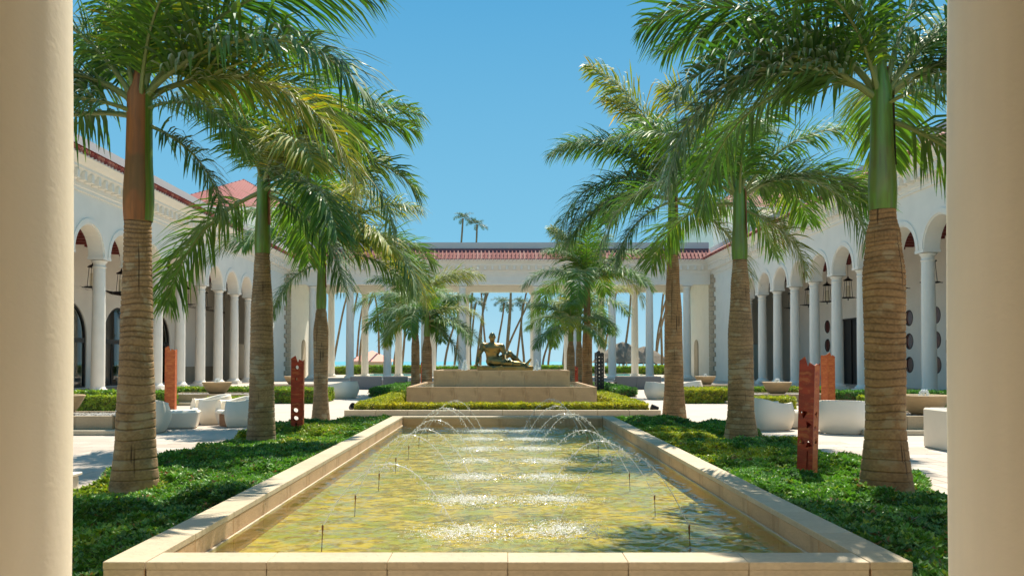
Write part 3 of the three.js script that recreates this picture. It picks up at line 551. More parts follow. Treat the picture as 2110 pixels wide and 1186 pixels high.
royalPalm('tall royal palm standing at the far right corner of the long pool', G1, { x: 4.84, D: 23.1, prof: [[0, 0.33], [0.25, 0.262], [0.6, 0.245], [0.9, 0.18], [1, 0.148]], yTop: 4.72, shaft: 1.75, seed: 6, tint: 2, fs: 1.12, fronds: [
  ['G', 182, 1.0], ['G', 172, 1.05], ['B', 178, 1.08], ['D', 170, 1], ['D', 190, 1.05, 'd'], ['A', 190, 1.3], ['A', 205, 1.2], ['A', 350, 1.1], ['E', 20, 1.15, 'y'], ['D', 350, 1.1], ['C', 20, 1], ['B', 40, 1], ['B', 120, 1], ['C', 240, 1], ['B', 300, 1], ['E', 175, 0.85, 'd'], ['G', 60, 1], ['G', 20, 0.95], ['B', 195, 1.15]] });
const G2 = 'royal palms flanking the statue plinth', far = (b, m, t) => [[0, b], [0.35, m], [0.75, m * 0.98], [1, t]];
royalPalm('royal palm left of the statue plinth, beside a red totem', G2, { x: -4.35, D: 42, prof: far(0.27, 0.22, 0.15), yTop: 3.2, shaft: 1.5, seed: 7, fs: 1.05, fronds: [...ring(13, 10, ['B', 'C', 'D', 'G', 'A'], 1.05, 7), ['E', 200, 1, 'y'], ['B', 350, 1.2, 'y'], ['A', 160, 1.1, 'y']] });
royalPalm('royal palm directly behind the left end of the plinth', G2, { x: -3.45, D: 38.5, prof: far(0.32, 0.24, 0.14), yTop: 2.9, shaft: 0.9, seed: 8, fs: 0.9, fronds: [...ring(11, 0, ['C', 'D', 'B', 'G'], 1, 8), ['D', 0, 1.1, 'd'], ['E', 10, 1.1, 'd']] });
royalPalm('royal palm with orange crownshaft right of the statue plinth', G2, { x: 4.3, D: 41, prof: far(0.3, 0.25, 0.16), yTop: 3.75, shaft: 1.9, seed: 9, brown: true, tint: 2, fs: 1.05, fronds: [...ring(12, 20, ['B', 'C', 'A', 'G'], 1.08, 9), ['C', 0, 1.1], ['A', 180, 1.1]] });
royalPalm('slender royal palm behind the orange-shafted one, right of the plinth', G2, { x: 4.55, D: 48, prof: far(0.25, 0.19, 0.14), yTop: 2.9, shaft: 1.8, seed: 10, fs: 1.05, fronds: ring(12, 5, ['B', 'C', 'D'], 1, 10) });
royalPalm('dark royal palm directly behind the right end of the plinth', G2, { x: 3.35, D: 39.5, prof: far(0.27, 0.2, 0.12), yTop: 2.7, shaft: 0.8, seed: 11, fs: 0.78, fronds: ring(11, 12, ['C', 'D', 'B'], 1, 11) });

// tall beach palms beyond the portico: foot x, depth, height, lean at the top
const coconut = [0, 1, 2].map((i) => frondGeo(300 + i, { len: 3.1, e0: [48, 20, -10][i], e1: [-38, -66, -82][i], n: 26, leaf: 1.0, width: 0.1, seg: 2 }));
M.cocoTrunk = std({ map: rep(trunkMap, 1, 3), color: rgb(0.75, 0.75, 0.78), roughness: 0.9 });
function beachPalm(n, x, D, h, lean, label) {
  const rnd = RNG(n * 13 + 900), p = thing('beach_palm', label, 'palm tree', [x, D > 112 ? -3.2 * smooth(112, 165, D) : 0, -D], 0, 'tall thin palms on the beach');
  const pts = [], rr = []; for (let i = 0; i <= 12; i++) { const t = i / 12; pts.push(V(lean * (0.35 * t + 0.65 * t * t) + 0.25 * sin(t * 5 + n), -0.15 + (h + 0.15) * t, 0.5 * sin(t * 3 + n))); rr.push(lerp(0.19, 0.115, t) * (t < 0.06 ? 1.35 : 1)); }
  mesh('trunk', limb(pts, rr, 10), M.cocoTrunk, p);
  const top = pts[12];
  for (let i = 0; i < 13; i++) { const v = coconut[i % 3], f = mesh('frond', v.leaf, M.coco, p); f.position.copy(top); f.position.y -= 0.05; f.rotation.order = 'YXZ'; f.rotation.y = i * 2.399 + rnd(); f.rotation.x = (rnd() - 0.5) * 0.5; f.scale.setScalar((h > 18 ? 0.5 : 0.6) * (0.85 + 0.4 * rnd())); if (h > 18) f.rotation.z = 0.3; }
}
const beach = [
  [-24.9, 121, 12.5, 3.2, 'left'], [-22.6, 124, 13, 1.2, 'left'], [-20.6, 120, 12.4, 2.0, 'left'], [-14.6, 121, 13.2, 1.0, 'left'], [-13.4, 128, 12.8, -1.2, 'left'], [-9.8, 122, 12.6, 2.2, 'left'], [-8.6, 126, 12.6, 3.4, 'left'], [-7.3, 131, 11.8, 0.6, 'left'], [-5.2, 123, 11.0, 1.8, 'mid'], [-3.3, 120, 13.5, 1.8, 'mid'], [-0.6, 126, 11.3, 0.9, 'mid'], [0.7, 117, 13.5, 0.9, 'mid'], [0.1, 128, 12.6, 5.2, 'mid'], [3.1, 119, 10.4, 0.2, 'mid'], [6.4, 122, 5.6, 0.5, 'mid'], [9.3, 121, 13, 0.2, 'right'], [9.9, 126, 13, 0.4, 'right'], [14.6, 122, 12.6, 0.9, 'right'], [18.2, 121, 13.2, 0.9, 'right'], [19.6, 123, 12.4, 0.2, 'right'], [21.6, 124, 13.2, 1.2, 'right'], [22.9, 119, 13.2, 1.2, 'right'], [23.4, 125, 13.0, 2.4, 'right']];
beach.push([-23.6, 133, 13, 2.0, 'left'], [-18.7, 129, 12.6, -1.4, 'left'], [-16.2, 125, 13, 1.6, 'left'], [-11.6, 130, 12.7, 1.6, 'left'], [-4.4, 132, 12.8, 2.6, 'mid'], [-1.9, 134, 12.6, -1.4, 'mid'], [2.0, 130, 12.9, 2.4, 'mid'], [4.6, 127, 12.7, 1.2, 'mid'], [7.6, 130, 12.8, 1.8, 'right'], [11.6, 127, 13, 1.0, 'right'], [13.2, 132, 12.7, -1.2, 'right'], [16.4, 131, 12.9, 1.8, 'right'], [24.6, 130, 12.9, 2.0, 'right']);
beach.sort((a, b) => a[0] - b[0]);
{ let cnt = {}; beach.forEach(([x, D, h, l, z], i) => { const k = cnt[z] = (cnt[z] ?? -1) + 1; beachPalm(i, x, D, h > 11.9 ? h + 2.6 : h, l * (h > 11.9 ? 1.2 : 1), { left: `thin beach palm seen between the portico's left columns, ${ORD[k]} from the left`, mid: `thin beach palm in the wide central opening of the portico, ${ORD[k]} from the left`, right: `thin beach palm seen between the portico's right columns, ${ORD[k]} from the left` }[z]); }); }
beachPalm(40, -5.7, 112, 21.3, 0.3, 'left of two tall palms rising above the portico roof');
beachPalm(41, -4.1, 113, 20.6, 0.6, 'right of two tall palms rising above the portico roof');
beachPalm(42, 1.0, 118, 17.2, 0.3, 'palm whose tip just shows above the middle of the portico roof');

// ───────────────────────── planting: ground cover and hedges ─────────────────────────
const soil = std({ color: rgb(0.045, 0.035, 0.022), roughness: 1, bumpMap: rep(stoneBump, 2), bumpScale: 0.02 });
const sprig = (() => {
  const rnd = RNG(404), pos = [], idx = [];
  for (let i = 0; i < 9; i++) {
    const a = i * 2.4 + rnd(), e = 0.25 + 0.9 * rnd(), l = 0.026 + 0.02 * rnd(), w = l * 0.27, d = V(cos(a) * cos(e), sin(e), sin(a) * cos(e)), s = V(-sin(a), 0, cos(a)), n = d.clone().cross(s).multiplyScalar(-1), b = V(cos(a) * 0.006, -0.01 + 0.035 * rnd(), sin(a) * 0.006), k = pos.length / 3;
    const m = b.clone().addScaledVector(d, l * 0.5).addScaledVector(n, -w * 0.35);
    pos.push(...b, ...b.clone().addScaledVector(d, l * 0.55).addScaledVector(s, w), ...b.clone().addScaledVector(d, l * 1.02), ...b.clone().addScaledVector(d, l * 0.55).addScaledVector(s, -w), ...m);
    idx.push(k, k + 1, k + 4, k + 1, k + 2, k + 4, k + 2, k + 3, k + 4, k + 3, k, k + 4);
  }
  const g = new THREE.BufferGeometry(); g.setAttribute('position', new THREE.Float32BufferAttribute(pos, 3)); g.setIndex(idx); g.computeVertexNormals(); return g;
})();
const leafSmall = phy({ color: rgb(1, 1, 1), roughness: 0.95, transmission: 0.35, thickness: 0, clearcoat: 0.5, clearcoatRoughness: 0.35, side: THREE.DoubleSide });
function scatter(n, place, seed, name, parent, size = 1) {
  const rnd = RNG(seed), im = new THREE.InstancedMesh(sprig, leafSmall, n), o = new THREE.Object3D(), c = new THREE.Color(); let k = 0;
  for (let t = 0; t < n * 3 && k < n; t++) {
    const q = place(rnd); if (!q) continue;
    o.position.set(q[0], q[1], q[2]); o.rotation.set((rnd() - 0.5) * 0.9 + (q[4] || 0), rnd() * 6.28, (rnd() - 0.5) * 0.9 + (q[5] || 0)); o.scale.setScalar(size * (0.7 + 0.7 * rnd())); o.updateMatrix(); im.setMatrixAt(k, o.matrix);
    const f = 0.7 + 0.6 * rnd(); c.setRGB(q[3][0] * f, q[3][1] * f, q[3][2] * f); im.setColorAt(k, c); k++;
  }
  im.count = k; im.name = name; im.userData.kind = 'stuff'; im.castShadow = im.receiveShadow = true; parent.add(im); return im;
}
const GREEN = [0.13, 0.33, 0.02], DEEP = [0.065, 0.21, 0.018], LIME = [0.38, 0.45, 0.015], YELLOW = [0.56, 0.5, 0.015];
const mixc = (a, b, t) => a.map((x, i) => lerp(x, b[i], t));
for (const s of [-1, 1]) {
  const xi = s < 0 ? PX - HW : PX + HW, xo = s < 0 ? -5.4 : 5.55, name = s < 0 ? 'left' : 'right';
  // height of the clipped cover; a pale gravel strip crosses the bed where the totem stands
  const gravelD = s < 0 ? 12.6 : 11.3, gx = s < 0 ? [-4.4, -3.3] : [3.9, 5.1];
  const edge = (D) => abs(xo) + 0.14 * sin(D * 1.7 + s) + 0.1 * sin(D * 4.1) - (D > 19.5 ? (D - 19.5) * (D - 19.5) * 0.22 : 0);
  const H = (x, D) => {
    const e = smooth(0, 0.2, edge(D) - abs(x)) * smooth(0, 0.12, abs(x) - abs(xi) + 0.03) * smooth(3.6, 3.9, D) * smooth(0, 0.3, 22.3 - D);
    const lump = 0.04 + 0.17 * smooth(0.25, 0.7, fbm(x * 1.3, D * 1.3, 500, 3)) + 0.07 * fbm(x * 5, D * 5, 501, 2);
    const gr = smooth(0.1, 0.22, abs(D - gravelD + 0.25 * sin(x * 1.3))) + smooth(0, 0.2, gx[0] - x) + smooth(0, 0.2, x - gx[1]);
    let clear = 1; for (const q of [9.6, 16.2, 22.6]) clear = min(clear, smooth(0.3, 0.75, hypot(x - s * 4.7, (D - q) * 0.8)));
    return lump * e * min(1, gr) * (0.35 + 0.65 * clear);
  };
  const nx = 44, nz = 220, x0 = min(xi, s * 5.75), x1 = max(xi, s * 5.75), g = new THREE.PlaneGeometry(x1 - x0 - 0.02, 19.4, nx, nz); g.rotateX(-PI / 2); g.translate((x0 + x1) / 2, 0, -13.2);
  const p = g.attributes.position; for (let i = 0; i < p.count; i++) { const h = H(p.getX(i), -p.getZ(i)); p.setY(i, h > 0.02 ? 0.012 + h * 0.8 : -0.03); } g.computeVertexNormals();
  structure('planting_soil', planar(g), soil, `dark soil of the planted bed on the ${name} of the pool`);
  const im = scatter(62000, (rnd) => {
    const D = 3.7 + 18.8 * pow(rnd(), 1.25), x = xi + s * rnd() * 3.0, h = H(x, D); if (h < 0.05 && rnd() > h * 14) return null;
    const patch = fbm(x * 0.8 + 5, D * 0.6, 510, 3), yel = s > 0 ? smooth(0.38, 0.55, patch) * smooth(11.6, 12.6, D) * smooth(19, 16, D) : smooth(0.55, 0.72, patch) * 0.5, col = mixc(mixc(DEEP, GREEN, smooth(0.3, 0.6, fbm(x * 2, D * 2, 511, 2))), LIME, clamp(yel + (rnd() < 0.12 ? 0.5 : 0)));
    return [x, 0.012 + h * (0.78 + 0.3 * rnd()), -D, rnd() < 0.02 ? [0.26, 0.13, 0.04] : rnd() < 0.2 * yel ? YELLOW : col];
  }, 600 + s, 'ground_cover', scene, 1.15);
  im.name = numbered('ground_cover'); im.userData = { kind: 'stuff', label: `glossy clipped ground cover along the ${name} side of the pool`, category: 'ground cover' };
  // gravel
  const peb = new THREE.InstancedMesh(new THREE.IcosahedronGeometry(0.014, 0), std({ color: rgb(0.6, 0.56, 0.5), roughness: 0.9 }), 1500), rnd = RNG(700 + s), m = new THREE.Matrix4();
  for (let i = 0; i < 1500; i++) { const x = lerp(gx[0] - 0.1, gx[1] + 0.1, rnd()), D = gravelD - 0.25 * sin(x * 1.3) + (rnd() - 0.5) * 0.5; m.makeRotationY(rnd() * 6); m.scale(V(0.7 + rnd(), 0.6, 0.7 + rnd())); m.setPosition(x, 0.02, -D); peb.setMatrixAt(i, m); }
  peb.name = numbered('gravel'); peb.userData = { kind: 'stuff', label: `pale gravel strip crossing the ${name} planted bed`, category: 'gravel' }; scene.add(peb);
}
const hedgeCore = std({ color: rgb(0.13, 0.12, 0.05), roughness: 1 });
function hedge(label, x0, x1, D0, D1, h, cols, n, seed, size = 1.6) {
  const t = thing('clipped_hedge', label, 'hedge', [(x0 + x1) / 2, 0, -(D0 + D1) / 2], 0, 'low clipped hedges in the courtyard'), w = x1 - x0, d = D1 - D0;
  mesh('branches', bx(w - 0.1, h - 0.05, d - 0.1, 0, (h - 0.05) / 2, 0), hedgeCore, t);
  scatter(n, (rnd) => {
    const A = [w * d, w * h, w * h, d * h, d * h], sum = A.reduce((a, b) => a + b), q = rnd() * sum; let f = 0, acc = A[0]; while (q > acc && f < 4) acc += A[++f];
    const u = rnd() - 0.5, v = rnd() - 0.5, j = 0.05 * (rnd() - 0.7), wob = 0.05 * (fbm((u * w + x0) * 1.5, v * d * 1.5, seed, 2) - 0.5);
    const c = rnd() < 0.7 ? mixc(cols[0], cols[1], fbm(u * w * 0.7, v * 3, seed + 3, 2)) : cols[1];
    const yy = (v + 0.5) * h, col = c;
    return f === 0 ? [u * w, h - 0.03 + j + wob, v * d, c] : f === 1 ? [u * w, yy, d / 2 - 0.04 + j + wob, col, 1.0, 0] : f === 2 ? [u * w, yy, -d / 2 + 0.04 - j, col, -1.0, 0] : f === 3 ? [w / 2 - 0.04 + j + wob, yy, u * d, col, 0, -1.0] : [-w / 2 + 0.04 - j - wob, yy, u * d, col, 0, 1.0];
  }, seed, 'foliage', t, size);
}
hedge('long yellow-green hedge across the front of the statue plinth', -4.55, 4.6, 25.75, 26.45, 0.35, [LIME, YELLOW], 5200, 801);
hedge('yellow hedge running back along the left of the plinth', -4.55, -3.95, 26.5, 37.5, 0.36, [YELLOW, LIME], 3800, 802, 1.8);
hedge('yellow hedge running back along the right of the plinth', 4.0, 4.6, 26.5, 37.5, 0.36, [YELLOW, LIME], 3800, 803, 1.8);
hedge('dark green hedge beyond the yellow one, left of the plinth', -6.3, -5.5, 39.5, 52, 0.36, [GREEN, DEEP], 2500, 804, 2.2);
hedge('dark green hedge beyond the yellow one, right of the plinth', 5.7, 6.5, 39.5, 52, 0.36, [GREEN, DEEP], 2500, 805, 2.2);
for (const s of [-1, 1]) {
  const n = s < 0 ? 'left' : 'right', a = (p, q) => s < 0 ? [-q, -p] : [p, q];
  hedge(`green hedge behind the nearest bowl fountain on the ${n}`, ...a(12.2, 16.5), 27.2, 28.2, 0.5, [GREEN, LIME], 3000, 811 + s, 2);
  hedge(`second green hedge row behind the nearest ${n} bowl, beside the arcade`, ...a(12.4, 18), 30.6, 31.6, 0.55, s < 0 ? [LIME, GREEN] : [GREEN, DEEP], 2600, 821 + s, 2);
  hedge(`${s < 0 ? 'green' : 'yellow'} hedge between chairs and middle bowl fountain on the ${n}`, ...a(7.9, 9.4), 26.4, 27.4, 0.5, s < 0 ? [GREEN, LIME] : [YELLOW, LIME], 1700, 831 + s, 1.9);
  hedge(`broad ${s < 0 ? 'green' : 'yellow'} hedge beside the middle bowl fountain on the ${n}`, ...a(7.3, 9.3), 33.4, 36, 0.52, s < 0 ? [GREEN, LIME] : [YELLOW, LIME], 3000, 841 + s, 2);
  hedge(`hedge behind the middle bowl fountain on the ${n}`, ...a(9.6, 14.5), 36.5, 37.5, 0.5, s < 0 ? [LIME, GREEN] : [YELLOW, GREEN], 2200, 851 + s, 2.1);
}

// ───────────────────────── statue plinth ─────────────────────────
{
  const rnd = RNG(33);
  const kerb = thing('planter_kerb', 'low pale stone kerb in front of the plinth hedge', 'kerb', [0.045, 0, -25.55]);
  for (let i = 0; i < 10; i++) block('kerb_stone', 0.968, 0.2, 0.3, -4.38 + i * 0.975, 0.1, 0, M.stone[floor(rnd() * 3)], kerb);
  const pl = thing('statue_plinth', 'two-tiered tan stone plinth with water basins under the bronze figure', 'plinth', [0.03, 0, 0]);
  const tier = (hw, D0, D1, y0, y1, n, mat, t) => {
    mesh('core', bx(2 * hw - 0.08, y1 - y0 - 0.14, D1 - D0 - 0.08, 0, (y0 + y1 - 0.14) / 2, -(D0 + D1) / 2), M.stone[2], pl);
    for (let i = 0; i < n; i++) { const l = 2 * hw / n; for (const [D, s] of [[D0, -1], [D1, 1]]) block('stone_panel', l - 0.004, y1 - y0, 0.1, -hw + l * (i + 0.5), (y0 + y1) / 2, -D - s * 0.05 * -1 * -1 + 0.004 * rnd(), mat[floor(rnd() * 3)], pl, 0.006); }
    const m = Math.round(n * (D1 - D0) / (2 * hw)); for (let i = 0; i < m; i++) { const l = (D1 - D0 - 0.2) / m; for (const s of [-1, 1]) block('stone_panel', 0.1, y1 - y0, l - 0.004, s * (hw - 0.052 + 0.004 * rnd()), (y0 + y1) / 2, -(D0 + 0.1 + l * (i + 0.5)), mat[floor(rnd() * 3)], pl, 0.006); }
    const water = phy({ color: rgb(0.9, 0.96, 0.94), transmission: 1, thickness: 0, roughness: 0.08, ior: 1.33, bumpMap: rep(stuccoBump, 0.8), bumpScale: 0.01 });
    mesh('basin_water', bx(2 * hw - 0.2, 0.004, D1 - D0 - 0.2, 0, y1 - 0.04, -(D0 + D1) / 2), water, pl);
  };
  tier(3.22, 28, 35, 0, 0.84, 8, M.streak); tier(2.44, 29.6, 33.6, 0.74, 1.38, 6, M.streak);
}

// bronze reclining figure
function sdfMesh(f, c, half, res) {
  const mc = new MarchingCubes(res, M.stucco, false, false, 260000); mc.isolation = 0;
  const h = res / 2; for (let k = 0; k < res; k++) for (let j = 0; j < res; j++) for (let i = 0; i < res; i++) mc.field[i + j * res + k * res * res] = -f(c[0] + (i - h) / h * half, c[1] + (j - h) / h * half, c[2] + (k - h) / h * half) / half;
  mc.update();
  const n = mc.count, g = new THREE.BufferGeometry(), p = new Float32Array(n * 3); for (let i = 0; i < n; i++) for (let a = 0; a < 3; a++) p[i * 3 + a] = c[a] + mc.positionArray[i * 3 + a] * half;
  g.setAttribute('position', new THREE.BufferAttribute(p, 3)); let q = mergeVertices(g, 1e-4); q.computeVertexNormals();
  const uv = new Float32Array(q.attributes.position.count * 2); for (let i = 0; i < uv.length / 2; i++) { uv[2 * i] = q.attributes.position.getX(i) + 0.4 * q.attributes.position.getZ(i); uv[2 * i + 1] = q.attributes.position.getY(i); } q.setAttribute('uv', new THREE.BufferAttribute(uv, 2)); return q;
}
const smin = (a, b, k) => { const h = max(k - abs(a - b), 0) / k; return min(a, b) - h * h * k * 0.25; };
function cap(x, y, z, a, b, ra, rb) { const bx_ = b[0] - a[0], by = b[1] - a[1], bz = b[2] - a[2], px = x - a[0], py = y - a[1], pz = z - a[2], t = clamp((px * bx_ + py * by + pz * bz) / (bx_ * bx_ + by * by + bz * bz)); return hypot(px - bx_ * t, py - by * t, pz - bz * t) - lerp(ra, rb, t); }
const ell = (x, y, z, c, r) => { const k = hypot((x - c[0]) / r[0], (y - c[1]) / r[1], (z - c[2]) / r[2]); return (k - 1) * min(...r); };
{
  const st = thing('reclining_statue', 'larger than life bronze figure reclining on a slab atop the plinth', 'statue', [0.13, 1.34, -31.5]);
  const bronze = phy({ map: rep(tex(256, 256, (u, v) => { const p = smooth(0.45, 0.68, fbm(u * 6, v * 6, 301, 5, 6, 6)); return [lerp(0.32, 0.075, p), lerp(0.2, 0.095, p), lerp(0.06, 0.055, p)]; }), 0.8), metalness: 0.65, roughness: 0.36 });
  // joints
  const J = { pel: [-0.44, 0.36, 0.0], waist: [-0.45, 0.6, -0.03], chest: [-0.45, 0.84, -0.05], neck: [-0.46, 1.08, -0.05], shR: [-0.8, 0.96, -0.05], elR: [-0.97, 0.6, -0.1], wrR: [-1.03, 0.26, -0.02], shL: [-0.1, 0.92, -0.05], elL: [0.03, 0.6, 0.06], wrL: [0.04, 0.42, 0.3], hipL: [-0.3, 0.34, -0.08], knL: [0.2, 0.66, -0.06], anL: [0.7, 0.26, -0.1], toL: [0.92, 0.19, -0.08], hipR: [-0.36, 0.34, 0.14], knR: [0.26, 0.29, 0.3], anR: [0.84, 0.24, 0.2], toR: [1.0, 0.44, 0.22] };
  const body = (x, y, z) => {
    let d = ell(x, y, z, J.chest, [0.33, 0.24, 0.19]); const k = 0.09;
    d = smin(d, ell(x, y, z, J.waist, [0.215, 0.24, 0.155]), 0.12); d = smin(d, ell(x, y, z, J.pel, [0.26, 0.19, 0.2]), 0.1);
    d = smin(d, cap(x, y, z, [-0.46, 0.98, -0.05], J.neck, 0.12, 0.085), 0.07); d = smin(d, cap(x, y, z, J.shR, J.shL, 0.115, 0.115), 0.08);
    for (const sx of [-0.14, 0.13]) d = smin(d, ell(x, y, z, [-0.45 + sx, 0.87, 0.1], [0.13, 0.09, 0.06]), 0.05);
    d = smin(d, cap(x, y, z, J.shR, J.elR, 0.115, 0.08), 0.05); d = smin(d, cap(x, y, z, J.elR, J.wrR, 0.082, 0.052), 0.03);
    d = smin(d, cap(x, y, z, J.shL, J.elL, 0.115, 0.08), 0.05); d = smin(d, cap(x, y, z, J.elL, J.wrL, 0.082, 0.052), 0.03);
    let l1 = cap(x, y, z, J.hipL, J.knL, 0.165, 0.105); l1 = smin(l1, cap(x, y, z, J.knL, J.anL, 0.105, 0.06), 0.05); l1 = smin(l1, ell(x, y, z, [0.4, 0.47, -0.1], [0.13, 0.12, 0.1]), 0.06); l1 = smin(l1, cap(x, y, z, J.anL, J.toL, 0.062, 0.04), 0.04);
    let l2 = cap(x, y, z, J.hipR, J.knR, 0.165, 0.105); l2 = smin(l2, cap(x, y, z, J.knR, J.anR, 0.105, 0.06), 0.05); l2 = smin(l2, ell(x, y, z, [0.46, 0.26, 0.26], [0.17, 0.1, 0.1]), 0.06); l2 = smin(l2, cap(x, y, z, J.anR, J.toR, 0.065, 0.04), 0.04);
    d = smin(d, l1, 0.06); d = smin(d, l2, 0.06); return d;
  };
  const head = (x, y, z) => {
    let d = ell(x, y, z, [-0.46, 1.31, -0.04], [0.118, 0.165, 0.145]); d = smin(d, ell(x, y, z, [-0.46, 1.21, 0.03], [0.085, 0.085, 0.09]), 0.06);
    d = smin(d, cap(x, y, z, [-0.46, 1.32, 0.09], [-0.46, 1.265, 0.125], 0.014, 0.024), 0.025);
    for (const s of [-1, 1]) { d = smin(d, ell(x, y, z, [-0.46 + s * 0.122, 1.285, -0.03], [0.016, 0.04, 0.026]), 0.012); d = max(d, -(hypot(x + 0.46 - s * 0.045, y - 1.315, z - 0.115) - 0.022)); d = smin(d, hypot(x + 0.46 - s * 0.045, y - 1.313, z - 0.1) - 0.019, 0.008); }
    d = max(d, -(ell(x, y, z, [-0.46, 1.208, 0.12], [0.04, 0.007, 0.02]))); d = smin(d, ell(x, y, z, [-0.46, 1.2, 0.11], [0.034, 0.012, 0.014]), 0.008);
    return smin(d, cap(x, y, z, [-0.46, 1.1, -0.05], [-0.46, 1.2, -0.04], 0.085, 0.08), 0.05);
  };
  const hand = (w, dir, out, up) => (x, y, z) => {   // palm and five fingers laid along dir, spread along out
    const P = (a, b, c) => [w[0] + dir[0] * a + out[0] * b + up[0] * c, w[1] + dir[1] * a + out[1] * b + up[1] * c, w[2] + dir[2] * a + out[2] * b + up[2] * c];
    let d = cap(x, y, z, P(0.0, 0, 0), P(0.13, 0.0, 0), 0.045, 0.05); d = smin(d, cap(x, y, z, P(0.12, -0.05, 0), P(0.12, 0.05, 0), 0.03, 0.03), 0.03);
    [[-0.055, 0.1], [-0.019, 0.125], [0.019, 0.12], [0.055, 0.09]].forEach(([b, l]) => { let f = cap(x, y, z, P(0.12, b, 0), P(0.12 + l * 0.55, b * 1.15, 0.012), 0.018, 0.016); f = smin(f, cap(x, y, z, P(0.12 + l * 0.55, b * 1.15, 0.012), P(0.12 + l, b * 1.2, -0.022), 0.016, 0.012), 0.01); d = smin(d, f, 0.012); });
    let t = cap(x, y, z, P(0.03, -0.04, 0), P(0.085, -0.1, 0.0), 0.024, 0.019); t = smin(t, cap(x, y, z, P(0.085, -0.1, 0), P(0.14, -0.115, -0.015), 0.018, 0.014), 0.01); return smin(d, t, 0.02);
  };
  const hR = hand([-1.03, 0.24, -0.02], [-0.18, -0.25, 0.95], [0.98, 0, 0.18], [0.05, 0.97, 0.25]), hL = hand([0.04, 0.42, 0.3], [0.75, -0.1, 0.3].map((v) => v * 1.2), [0.35, 0, -0.93], [0.1, 0.98, 0.03]);
  const g = merge([sdfMesh(body, [-0.02, 0.62, 0.05], 1.22, 112), sdfMesh(head, [-0.46, 1.28, -0.02], 0.26, 72), sdfMesh(hR, [-1.04, 0.22, 0.1], 0.24, 64), sdfMesh(hL, [0.12, 0.4, 0.33], 0.24, 64)]);
  mesh('figure', g, bronze, st);
  const q = [], rnd = RNG(9); for (let i = 0; i < 28; i++) { const a = i / 28 * 2 * PI; q.push([0.0 + 1.05 * cos(a) * (0.93 + 0.1 * rnd()), 0.08 + 0.5 * sin(a) * (0.9 + 0.2 * rnd())]); }
  const sl = new THREE.ExtrudeGeometry(new THREE.Shape(q.map(([a, b]) => new THREE.Vector2(a, b))), { depth: 0.1, bevelEnabled: true, bevelSize: 0.05, bevelThickness: 0.05, bevelSegments: 2 }); sl.rotateX(-PI / 2); sl.translate(0, 0.05, 0);
  mesh('slab', planar(sl), bronze, st);
}

// ───────────────────────── water jets ─────────────────────────
M.jet = phy({ color: rgb(0.96, 0.97, 0.97), roughness: 0.12, transmission: 0.55, thickness: 0, ior: 1.33 });
function jetGeo(pts, r, seed, drops) {
  const rnd = RNG(seed), c = new THREE.CatmullRomCurve3(pts), P = c.getPoints(40), list = [limb(P, P.map((_, i) => r * (0.6 + 0.8 * rnd()) * (1 - 0.35 * i / 40)), 5)];
  for (let i = 0; i < drops; i++) { const t = 0.25 + 0.75 * rnd(), q = c.getPoint(t), s = r * (0.5 + 1.1 * rnd()), w = 0.012 + 0.06 * t; const d = new THREE.IcosahedronGeometry(s, 0); d.scale(1, 1.6, 1); d.translate(q.x + (rnd() - 0.5) * w, q.y + (rnd() - 0.7) * w * 1.6, q.z + (rnd() - 0.5) * w); list.push(d); }
  return merge(list);
}
jetD.forEach((D, i) => { for (const s of [-1, 1]) {
  const nm = s < 0 ? 'left' : 'right', nz = thing('fountain_nozzle', `thin brown nozzle in the ${nm} row of the pool, ${ORD[i]} from the camera`, 'nozzle', [PX + s * jetX, -0.19, -D], 0, 'nozzles standing in the long pool');
  mesh('pipe', rod([0, 0, 0], [-s * 0.015, 0.4, 0], 0.0045, 8), M.wood, nz); mesh('head', lathe([[0.006, 0.39], [0.009, 0.4], [0.009, 0.43], [0.005, 0.445]], 8).translate(-s * 0.015, 0, 0), M.wood, nz);
  const a = V(0, 0, 0), dx = -s * (jetX - landX), h = 0.62 + 0.06 * sin(i * 2.3 + s), pts = [];
  for (let k = 0; k <= 8; k++) { const t = k / 8; pts.push(V(dx * t, 4 * h * t * (1 - t) - 0.05 * t, 0.02 * sin(i + t * 3))); }
  const j = solo('water_jet', jetGeo(pts, 0.0055, 40 + i * 2 + s, 90), M.jet, `arc of water from the ${nm} row of nozzles, ${ORD[i]} from the camera`, 'water jet', 'arching jets over the long pool');
  j.position.set(PX + s * (jetX - 0.02), 0.25, -D);
} });
for (const s of [-1, 1]) {
  const list = [], rnd = RNG(80 + s); for (let k = 0; k < 5; k++) list.push(jetGeo([V(0, 0, 0), V((rnd() - 0.5) * 0.05, 0.25, 0), V((rnd() - 0.5) * 0.1, 0.42 - 0.03 * k, 0), V((rnd() - 0.5) * 0.25, 0.05, (rnd() - 0.5) * 0.2)], 0.016, 90 + k + s * 7, 30));
  const j = solo('water_spout', merge(list), M.jet, s < 0 ? 'white water spout left of the bronze figure' : 'white water spout right of the bronze figure', 'water jet', 'spouts on the plinth basin'); j.position.set(s < 0 ? -1.35 : 1.35, 1.33, -31.3 + 0.6);
}

